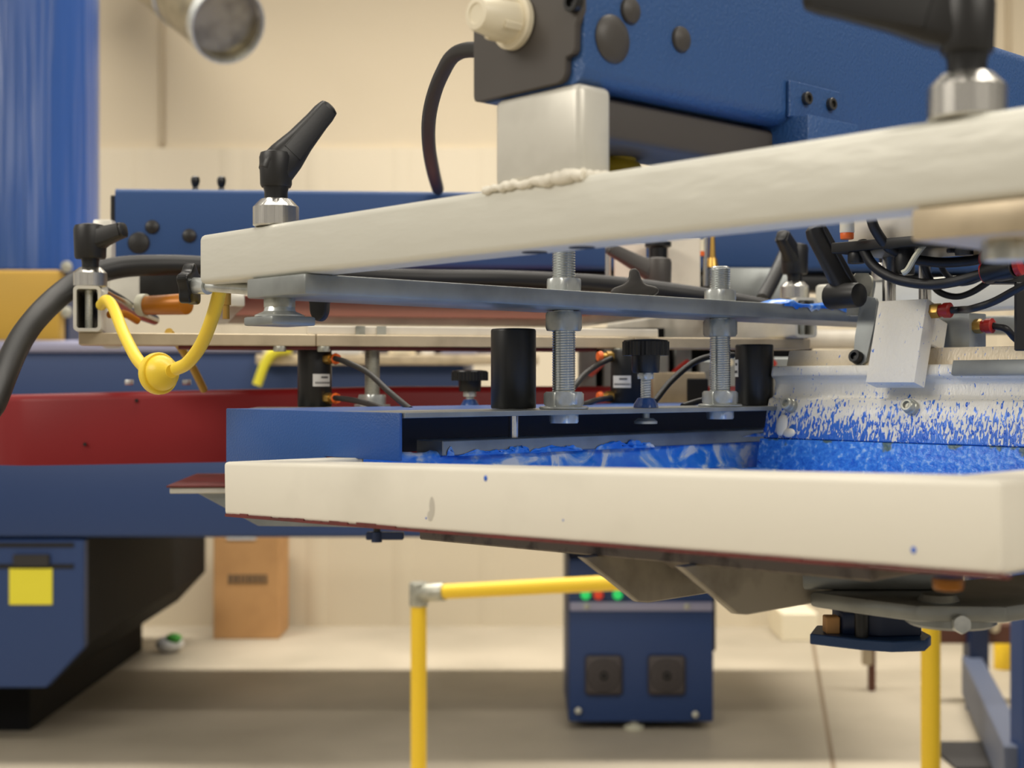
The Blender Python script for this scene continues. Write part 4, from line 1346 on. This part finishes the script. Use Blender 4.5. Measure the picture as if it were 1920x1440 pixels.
# white blocks of the neighbouring carriage
co = W(1230, 560, 1.85)
t = thing('carriage', 'two pale upright carriage plates behind the star knob and thick cable', 'carriage', co)
cp = MB()
for x0, x1, y0, y1 in ((1152, 1211, 455, 592), (1252, 1312, 446, 592)):
    a, b = W(x0, y1, 1.85) - co, W(x1, y0, 1.85) - co
    cp.box(a.x, b.x, -0.006, 0.012, a.z, b.z, 0.001, 1)
part('side_plates', cp, MATS['white_block'], t)
a, b = W(1140, 470, 1.86) - co, W(1152, 560, 1.86) - co
part('guide_rod', MB().cyl((a.x, 0.01, b.z), (a.x, 0.01, a.z + 0.03), 0.0045), CH, t)
a, b = W(1325, 443, 1.84) - co, W(1325, 535, 1.84) - co
part('guide_rod', MB().cyl((a.x, 0.0, b.z), (a.x, 0.0, a.z), 0.0035), CH, t)
a, b = W(1338, 440, 1.84) - co, W(1338, 500, 1.84) - co
part('valve_stem', MB().cyl((a.x, 0, b.z), (a.x, 0, b.z + 0.012), 0.008, 0.006).cyl((a.x, 0, b.z + 0.012), (a.x, 0, a.z), 0.0045, 0.003), MATS['brass'], t)
a, b = W(1316, 448, 1.84) - co, W(1316, 470, 1.84) - co
part('tube_fitting', MB().cyl((a.x, 0, b.z), (a.x, 0, a.z), 0.005, 0.004), MATS['white_plastic'], t)
part('release_ring', MB().cyl((a.x, 0, b.z - 0.006), (a.x, 0, b.z), 0.0052), MATS['orange'], t)
ko = W(1234, 500, 1.82)
t = thing('hand_knob', 'small black knob between two pale carriage plates below the front tube', 'knob', ko)
part('grip', MB().lathe((0, 0, 0), (0, 0, 1), [(0.010, 0), (0.012, 0.002), (0.0125, 0.024), (0.0175, 0.0265), (0.0175, 0.032), (0.016, 0.033)], 30), BK, t)
part('stud', MB().cyl((0, 0, -0.05), (0, 0, 0.002), 0.005), MATS['zinc_dull'], t)
lo = W(1233, 548, 1.72)
t = thing('carriage_lever', 'dark grey lever slanting up to the left above the star knob', 'lever', lo)
part('handle', lever_body((-0.92, -0.25, 0), 0.058, 0.028, 0.0, 0.040, 0.0165), MATS['grey_plastic'], t)

# pieces glimpsed between bars at the right
t = thing('valve_bank', 'bank of grey valves with pale fittings glimpsed behind the black cylinder', 'valve', W(1180, 700, 1.95))
vo = W(1180, 700, 1.95)
vb = MB()
random.seed(5)
for k in range(9):
    x = -0.07 + k * 0.034
    vb.box(x, x + 0.024, random.uniform(0, 0.02), 0.05, -0.05, random.uniform(0.015, 0.05), 0.002, 1)
part('valve_bodies', vb, MATS['alu_grey'], t)
part('gap_panel', MB().box(-0.05, 0.27, 0.055, 0.065, -0.055, 0.066, 0.002, 1), MATS['dark_side'], t)  # dark panel added to cover the bright gaps behind the valves
for k in range(5):
    x = -0.055 + k * 0.06
    part('fitting', MB().cyl((x, 0, 0.0 + 0.01 * (k % 2)), (x + 0.015, -0.02, 0.015), 0.006, 0.005), MATS['white_plastic'] if k % 2 else MATS['red_fitting'], t)
solo('square_tube', MB().box(-0.03, 0.035, 0.0, 0.16, -0.021, 0.021, 0.003, 2), MATS['alu_beige'], 'beige square tube end glimpsed between the two thick threaded rods', 'tube', W(1270, 730, 1.70), world=False)
solo('tube_plug', MB().box(-0.013, 0.013, -0.0015, 0.004, -0.014, 0.014, 0.001, 1), MATS['dark_hole'], 'black square opening of the beige tube between the rods', 'opening', W(1308, 731, 1.70) - Vector((0, 0.0005, 0)), world=False)
solo('pale_roller', MB().cyl(W(1515, 636, 1.95), W(1640, 636, 1.93), 0.0135, None, 24, 0.001), MATS['white_block'], 'pale roller glimpsed left of the grey squeegee strap', 'roller', W(1515, 636, 1.95))
solo('grey_tube', MB().box(0, 0.5, 0, 0.03, -0.012, 0.012, 0.003, 2), MATS['alu_grey'], 'grey tube behind the guide blocks and scuffed hoses at the right edge', 'tube', W(1760, 610, 1.80), math.radians(-6), world=False)
solo('galvanised_plate', MB().box(-0.06, 0.055, 0, 0.02, -0.045, 0.032, 0.003, 2), MATS['alu_grey'], 'mottled grey plate under the far arm behind the second threaded rod', 'plate', W(1415, 545, 1.90), world=False)

# hub of the near press (outside the picture, carries both arms)
hc = MB().lathe((1.75, 1.95, 0), (0, 0, 1), [(0.70, 0), (0.70, 0.10), (0.645, 0.14), (0.645, 1.60), (0.60, 1.64)], 48)
solo('press_hub', hc, MATS['blue_far'], 'round blue hub column the print arms are bolted to', 'column', (1.75, 1.95, 0))

# ------------------------------------------------------------------ second press at the back
t = thing('rear_press', 'long blue body of the second press along the back, lilac top edge', 'press', (-0.6, 4.9, H - 0.98))
ro = Vector((-0.6, 4.9, H - 0.98))
lo_, hi_ = 0.98 - 0.483, 0.98 - 0.215
part('lower_body', MB().box(-1.9, 1.75, -0.55, 0.55, lo_, hi_, 0.02, 2), MATS['blue_far'], t)
part('upper_body', MB().box(-1.9, 0.45, -0.50, 0.45, hi_ - 0.01, 0.98 + 0.104, 0.015, 2), MATS['blue_far'], t)
part('top_edge', MB().box(-1.9, 0.55, -0.53, 0.2, 0.98 + 0.100, 0.98 + 0.138, 0.014, 3), MATS['lilac'], t)
part('inner_leg', MB().box(0.9, 1.15, 0.22, 0.5, -0.17, lo_ + 0.01), MATS['navy'], t)

# pedestal with sticker
t = thing('press_pedestal', 'blue pedestal at the lower left with yellow sticker and clipped lower corner', 'pedestal', (-1.7, 4.42, 0))
pe = [(-2.35, H - 0.956), (-1.464, H - 0.956), (-1.345, H - 0.829), (-1.345, H - 0.49), (-2.35, H - 0.49)]
part('front_panel', MB().prism(pe, 'y', 4.36, 4.40, 0.004, 1), MATS['blue_far'], t, world=True)
part('housing', MB().prism([(a - (0.004 if a > -2 else 0), b + (0.003 if b < 0.5 else -0.001)) for a, b in pe], 'y', 4.40, 6.1), MATS['dark_side'], t, world=True, label='side panels, their shade coloured near black')  # shade on the pedestal's side put into its near black colour
part('plinth', MB().box(-2.3, -1.6, 4.6, 6.0, 0.0, H - 0.95), MATS['dark_side'], t, world=True)
st = part('warning_sticker', MB().box(W(17, 0, 4.356).x, W(98, 0, 4.356).x, 4.355, 4.360, W(0, 1134, 4.356).z, W(0, 1066, 4.356).z, 0.001, 1), MATS['yellow_sticker'], t, world=True, label='square yellow sticker')
sl = MB()
for y0, y1, xa, xb in ((1018, 1026, -40, 138), (1058, 1066, -40, 138)):
    sl.box(W(xa, 0, 4.356).x, W(xb, 0, 4.356).x, 4.356, 4.362, W(0, y1, 4.356).z, W(0, y0, 4.356).z)
part('slot', sl, MATS['dark_hole'], t, world=True)
part('latch', MB().box(W(25, 0, 4.35).x, W(92, 0, 4.35).x, 4.345, 4.361, W(0, 1062, 4.35).z, W(0, 1040, 4.35).z, 0.002, 1), MATS['dark_mat'], t, world=True)

# column at the left
t = thing('press_column', 'shiny blue column at the left edge standing on a yellow block', 'column', (-1.5, 4.5, H + 0.13))
part('column_jacket', MB().lathe((-1.695, 4.75, H + 0.365), (0, 0, 1), [(0.262, 0), (0.27, 0.008), (0.27, 1.6), (0.262, 1.61)], 56), MATS['blue_gloss'], t, world=True)
part('column_base', MB().box(W(-160, 0, 4.47).x, W(128, 0, 4.47).x, 4.47, 4.93, H + 0.13, H + 0.37, 0.006, 1), MATS['navy'], t, world=True)
part('yellow_block', MB().box(W(-160, 0, 4.40).x, W(112, 0, 4.40).x, 4.40, 4.46, H + 0.13, H + 0.362, 0.012, 2), MATS['yellow_block'], t, world=True, label='yellow box')
for y in (500, 585):
    part('bolt', MB().cyl(W(125, y, 4.47), W(125, y, 4.40), 0.018, None, 16, 0.002), MATS['zinc_dull'], t, world=True)

# clutter on the second press
random.seed(21)
cl = [('white_bottle', 'small white bottle standing on the rear press', 'bottle', 'white_plastic', 500, 0.035, 0.10)]
for px, w, h, m, nm, lab, cat in ((640, 74, 30, 'white_paper', 'paper_stack', 'pale paper stack on the beige rail, behind the left stickered cylinder', 'paper'),
                                  (516, 50, 24, 'white_block', 'pale_box', 'pale box on the beige rail behind the black bolts', 'box'),
                                  (752, 52, 36, 'white_plastic', 'cream_jug', 'cream coloured jug on the beige rail right of the dull threaded rod', 'jug'),
                                  (800, 26, 36, 'white_paper', 'white_jar', 'small white jar on the beige rail beside the cream jug', 'jar'),
                                  (860, 66, 34, 'lilac', 'lilac_case', 'lilac grey case on the beige rail behind the small black knob', 'case')):
    p = W(px, 664, 4.31)
    hw = w * 4.31 / F / 2
    hh = h * 4.31 / F
    if cat in ('jug', 'jar'):
        mb = MB().lathe(p + Vector((0, 0.045, -0.001)), (0, 0, 1), [(hw * 0.9, 0), (hw, 0.006), (hw, hh * 0.7), (hw * 0.6, hh * 0.88), (hw * 0.45, hh), (hw * 0.2, hh)], 24)
    else:
        mb = MB().box(p.x - hw, p.x + hw, p.y + 0.005, p.y + 0.085, p.z - 0.001, p.z + hh, 0.006, 2)
    solo(nm, mb, MATS[m], lab, cat, p)
solo('shelf_rail', MB().box(W(480, 0, 4.32).x, W(1010, 0, 4.32).x, 4.31, 4.401, W(0, 684, 4.31).z, W(0, 664, 4.31).z, 0.006, 2), MATS['alu_beige'], 'beige rail along the rear press carrying small pale boxes and jars', 'rail', W(480, 684, 4.31))
hose('blurred yellow cord hanging in front of the rear press', [W(545, 655, 4.30), W(515, 660, 4.28), W(497, 682, 4.28), W(482, 722, 4.28)], 0.015, MATS['yellow_sticker'], 'pull_cord', 'cord')
hose('dull yellow cord hanging behind the yellow ball', [W(316, 622, 1.47), W(338, 650, 1.50), W(362, 690, 1.55), W(382, 730, 1.60)], 0.0045, MATS['yellow_block'], 'pull_cord', 'cord')

# guard rail
pl_, pr_ = W(785, 1112, 3.4), W(1745, 1062, 2.83)
RP = 0.0195
t = thing('guard_rail', 'yellow tubular guard rail with grey corner fitting', 'guard rail', (pl_.x, pl_.y, 0))
part('post', MB().cyl((pl_.x, pl_.y, 0.004), (pl_.x, pl_.y, pl_.z), RP, None, 24), MATS['yellow_pipe'], t, world=True)
part('post', MB().cyl((pr_.x, pr_.y, 0.004), (pr_.x, pr_.y, pr_.z), RP, None, 24), MATS['yellow_pipe'], t, world=True)
part('rail', MB().cyl(pl_, pr_, RP * 0.92, None, 24), MATS['yellow_pipe'], t, world=True)
dd = (pr_ - pl_).normalized()
for p, sg in ((pl_, 1), (pr_, -1)):
    part('corner_fitting', MB().cyl(p - Vector((0, 0, 0.032)), p + Vector((0, 0, 0.026)), RP * 1.18, None, 24, 0.003).cyl(p, p + dd * sg * 0.075, RP * 1.15, None, 24, 0.003), MATS['zinc_dull'], t, world=True)
    part('floor_flange', MB().cyl((p.x, p.y, 0), (p.x, p.y, 0.012), 0.055, 0.05, 24), MATS['zinc_dull'], t, world=True)

# control cabinet
x0, x1 = W(1066, 0, 4.6).x, W(1338, 0, 4.6).x
t = thing('control_cabinet', 'blue control cabinet on the floor with two dark fan grilles and lit buttons', 'cabinet', ((x0 + x1) / 2, 4.8, 0))
zt = W(0, 1048, 4.6).z
part('body', MB().box(x0, x1, 4.60, 5.05, 0.028, zt, 0.008, 2), MATS['blue_far'], t, world=True)
part('side_cover', MB().box(x1 - 0.004, x1 + 0.025, 4.72, 5.06, 0.24, zt - 0.04, 0.004, 1), MATS['dark_side'], t, world=True)
part('trim_strip', MB().box(x0 + 0.004, x1 - 0.004, 4.59, 4.602, W(0, 1145, 4.6).z, W(0, 1128, 4.6).z, 0.004, 2), MATS['lilac'], t, world=True)
for px in (1132, 1250):
    c = W(px, 1266, 4.59)
    g = MB().box(c.x - 0.062, c.x + 0.062, 4.582, 4.601, c.z - 0.066, c.z + 0.066, 0.012, 3)
    gp = part('fan_grille', g, MATS['dark_grille'], t, world=True)
    ring = MB()
    for r in (0.018, 0.034, 0.050):
        ring.lathe((c.x, 4.583, c.z), (0, -1, 0), [(r, 0), (r, 0.003), (r + 0.003, 0.003), (r + 0.003, 0)], 28, closed=True)
    ring.cyl((c.x, 4.584, c.z), (c.x, 4.577, c.z), 0.012)
    part('finger_guard', ring, MATS['dark_hole'], gp, world=True)
for px, m in ((1098, 'green_lamp'), (1122, 'red_lamp'), (1158, 'green_lamp')):
    part('push_button', MB().cyl(W(px, 1115, 4.6), W(px, 1115, 4.575), 0.017, 0.015, 20, 0.002), MATS[m], t, world=True)
for px, py in ((1084, 1333), (1304, 1340), (1100, 1137), (1288, 1137)):
    part('screw_head', MB().cyl(W(px, py, 4.6), W(px, py, 4.586), 0.012, 0.010, 18, 0.001), MATS['zinc_dull'], t, world=True)
for px, yy in ((1190, 4.63), (1095, 4.9), (1310, 4.9)):
    xx = W(px, 0, 4.6).x
    part('foot', MB().lathe((xx, yy, 0), (0, 0, 1), [(0.035, 0), (0.035, 0.01), (0.015, 0.02), (0.015, 0.03)], 16), MATS['zip_tie'], t, world=True)

# cardboard box
t = thing('cardboard_box', 'tall brown cardboard box standing on the floor against the wall', 'box', (W(462, 0, 6.25).x, 6.4, 0))
x0, x1 = W(400, 0, 6.25).x, W(523, 0, 6.25).x
part('carton', MB().box(x0, x1, 6.25, 6.53, 0.0, W(0, 1006, 6.25).z, 0.004, 1), MATS['cardboard'], t, world=True)
pr = MB()
random.seed(2)
xx = W(428, 0, 6.25).x
while xx < W(500, 0, 6.25).x:
    wd = random.uniform(0.012, 0.02)
    pr.box(xx, xx + wd, 6.2475, 6.2502, W(0, 1094, 6.25).z, W(0, 1077, 6.25).z)
    xx += wd + 0.006
part('faded_print', pr, MATS['card_print'], t, world=True, label='row of faded dark print')
part('packing_tape', MB().box(W(425, 0, 6.25).x, W(480, 0, 6.25).x, 6.247, 6.4, W(0, 1012, 6.25).z, W(0, 1006, 6.25).z + 0.002), MATS['white_paper'], t, world=True)

# duct
d0, d1 = W(425, 45, 5.5), W(200, -130, 6.36)
t = thing('air_duct', 'round galvanised air duct with open end high up by the wall', 'duct', d1)
ax = (d1 - d0)
L_ = ax.length
part('duct_tube', MB().lathe(d0, ax, [(0.138, 0.0), (0.150, 0.0), (0.154, 0.012), (0.150, 0.03), (0.150, L_), (0.140, L_), (0.140, 0.03)], 40, closed=True), MATS['galvanised'], t, world=True)
part('mouth_fill_disc', MB().lathe(d0 + ax.normalized() * 0.035, ax, [(0.1395, 0), (0.1395, 0.004)], 40), MATS['galvanised'], t, world=True)  # disc added inside the mouth so the open end looks less dark
part('seam_ring', MB().lathe(d0 + ax * 0.28, ax, [(0.149, 0), (0.156, 0.006), (0.156, 0.02), (0.149, 0.026)], 40, closed=True), MATS['zinc'], t, world=True)
part('end_elbow', MB().lathe(d0, ax, [(0.151, -0.02), (0.157, -0.02), (0.157, 0.03), (0.151, 0.03)], 40, closed=True), MATS['zinc'], t, world=True)

# things near the floor at right
t = thing('machine_stand', 'blue steel machine stand at the lower right with sloping foot beam', 'stand', (1.45, 4.2, 0))
pA, pB = W(1908, 1392, 3.75), W(1822, 1236, 5.0)
foot = MB()
dv = (Vector((pB.x, pB.y, 0)) - Vector((pA.x, pA.y, 0)))
fa = math.atan2(dv.y, dv.x)
foot.box(0, dv.length, -0.035, 0.035, 0.0, 0.14, 0.004, 1, M=Matrix.Translation((pA.x, pA.y, 0.03)) @ Matrix.Rotation(fa, 4, 'Z'))
for u in (0.05, 0.92):
    q = Vector((pA.x, pA.y, 0)) + dv * u
    foot.cyl((q.x, q.y, 0), (q.x, q.y, 0.035), 0.03)
part('foot_beam', foot, MATS['steel_blue'], t, world=True)
part('leg', MB().box(pA.x + 0.0, pA.x + 0.12, pA.y - 0.04, pA.y + 0.06, 0.06, 0.95, 0.004, 1), MATS['blue_far'], t, world=True)
part('leg', MB().box(pB.x - 0.02, pB.x + 0.05, pB.y - 0.04, pB.y + 0.04, 0.06, 0.95, 0.004, 1), MATS['navy'], t, world=True)
part('cross_member', MB().box(W(1762, 0, 4.95).x, W(1990, 0, 4.95).x, 5.0, 5.06, W(0, 1212, 4.95).z, W(0, 1176, 4.95).z, 0.004, 1), MATS['brown_wood'], t, world=True, label='red brown cross member')
solo('white_dome', MB().ball(W(1864, 1155, 4.9), 0.035, 20, 12).cyl(W(1864, 1155, 4.9), W(1864, 1177, 5.0), 0.02), MATS['white_plastic'], 'round white dome above the red brown cross member', 'dome', W(1864, 1155, 4.9))
solo('floor_mat', MB().box(W(1768, 0, 4.25).x, W(1885, 0, 4.25).x, 4.12, 4.42, 0, 0.012, 0.003, 1), MATS['dark_mat'], 'dark mat on the floor beside the yellow post at lower right', 'mat', (W(1826, 0, 4.25).x, 4.27, 0))
t = thing('wooden_stand', 'thin brown wooden leg standing on the floor below the dark blue bracket', 'stand', (W(1634, 0, 5.2).x, 5.2, 0))
part('leg', MB().box(W(1629, 0, 5.2).x, W(1641, 0, 5.2).x, 5.19, 5.22, 0, 0.62, 0.003, 1), MATS['brown_wood'], t, world=True)
part('block', MB().box(W(1616, 0, 5.2).x, W(1634, 0, 5.2).x, 5.18, 5.21, W(0, 1246, 5.2).z, 0.55, 0.003, 1), MATS['alu_beige'], t, world=True)
solo('cream_carton', MB().box(W(1466, 0, 6.2).x, W(1534, 0, 6.2).x, 6.2, 6.5, 0, W(0, 1150, 6.2).z, 0.004, 1), MATS['white_plastic'], 'low cream carton on the floor by the wall, right of the control cabinet', 'box', (W(1500, 0, 6.2).x, 6.35, 0))
solo('yellow_stub', MB().cyl((W(1880, 0, 5.6).x, 5.6, 0), (W(1880, 0, 5.6).x, 5.6, 0.16), 0.035, None, 16, 0.004), MATS['yellow_pipe'], 'short yellow stub on the floor behind the blue stand', 'post', (W(1880, 0, 5.6).x, 5.6, 0))
t = thing('snack_bag', 'small white and green packet lying on the floor near the pedestal', 'packet', (W(325, 0, 5.9).x, 5.95, 0))
part('packet', MB().ball((W(318, 0, 5.95).x, 5.95, 0.035), 0.06, 18, 10, (1, 1, 0.6)), MATS['white_paper'], t, world=True)
part('green_label', MB().ball((W(326, 0, 5.92).x, 5.92, 0.065), 0.035, 16, 8, (1, 0.7, 0.6)), MATS['green_print'], t, world=True)
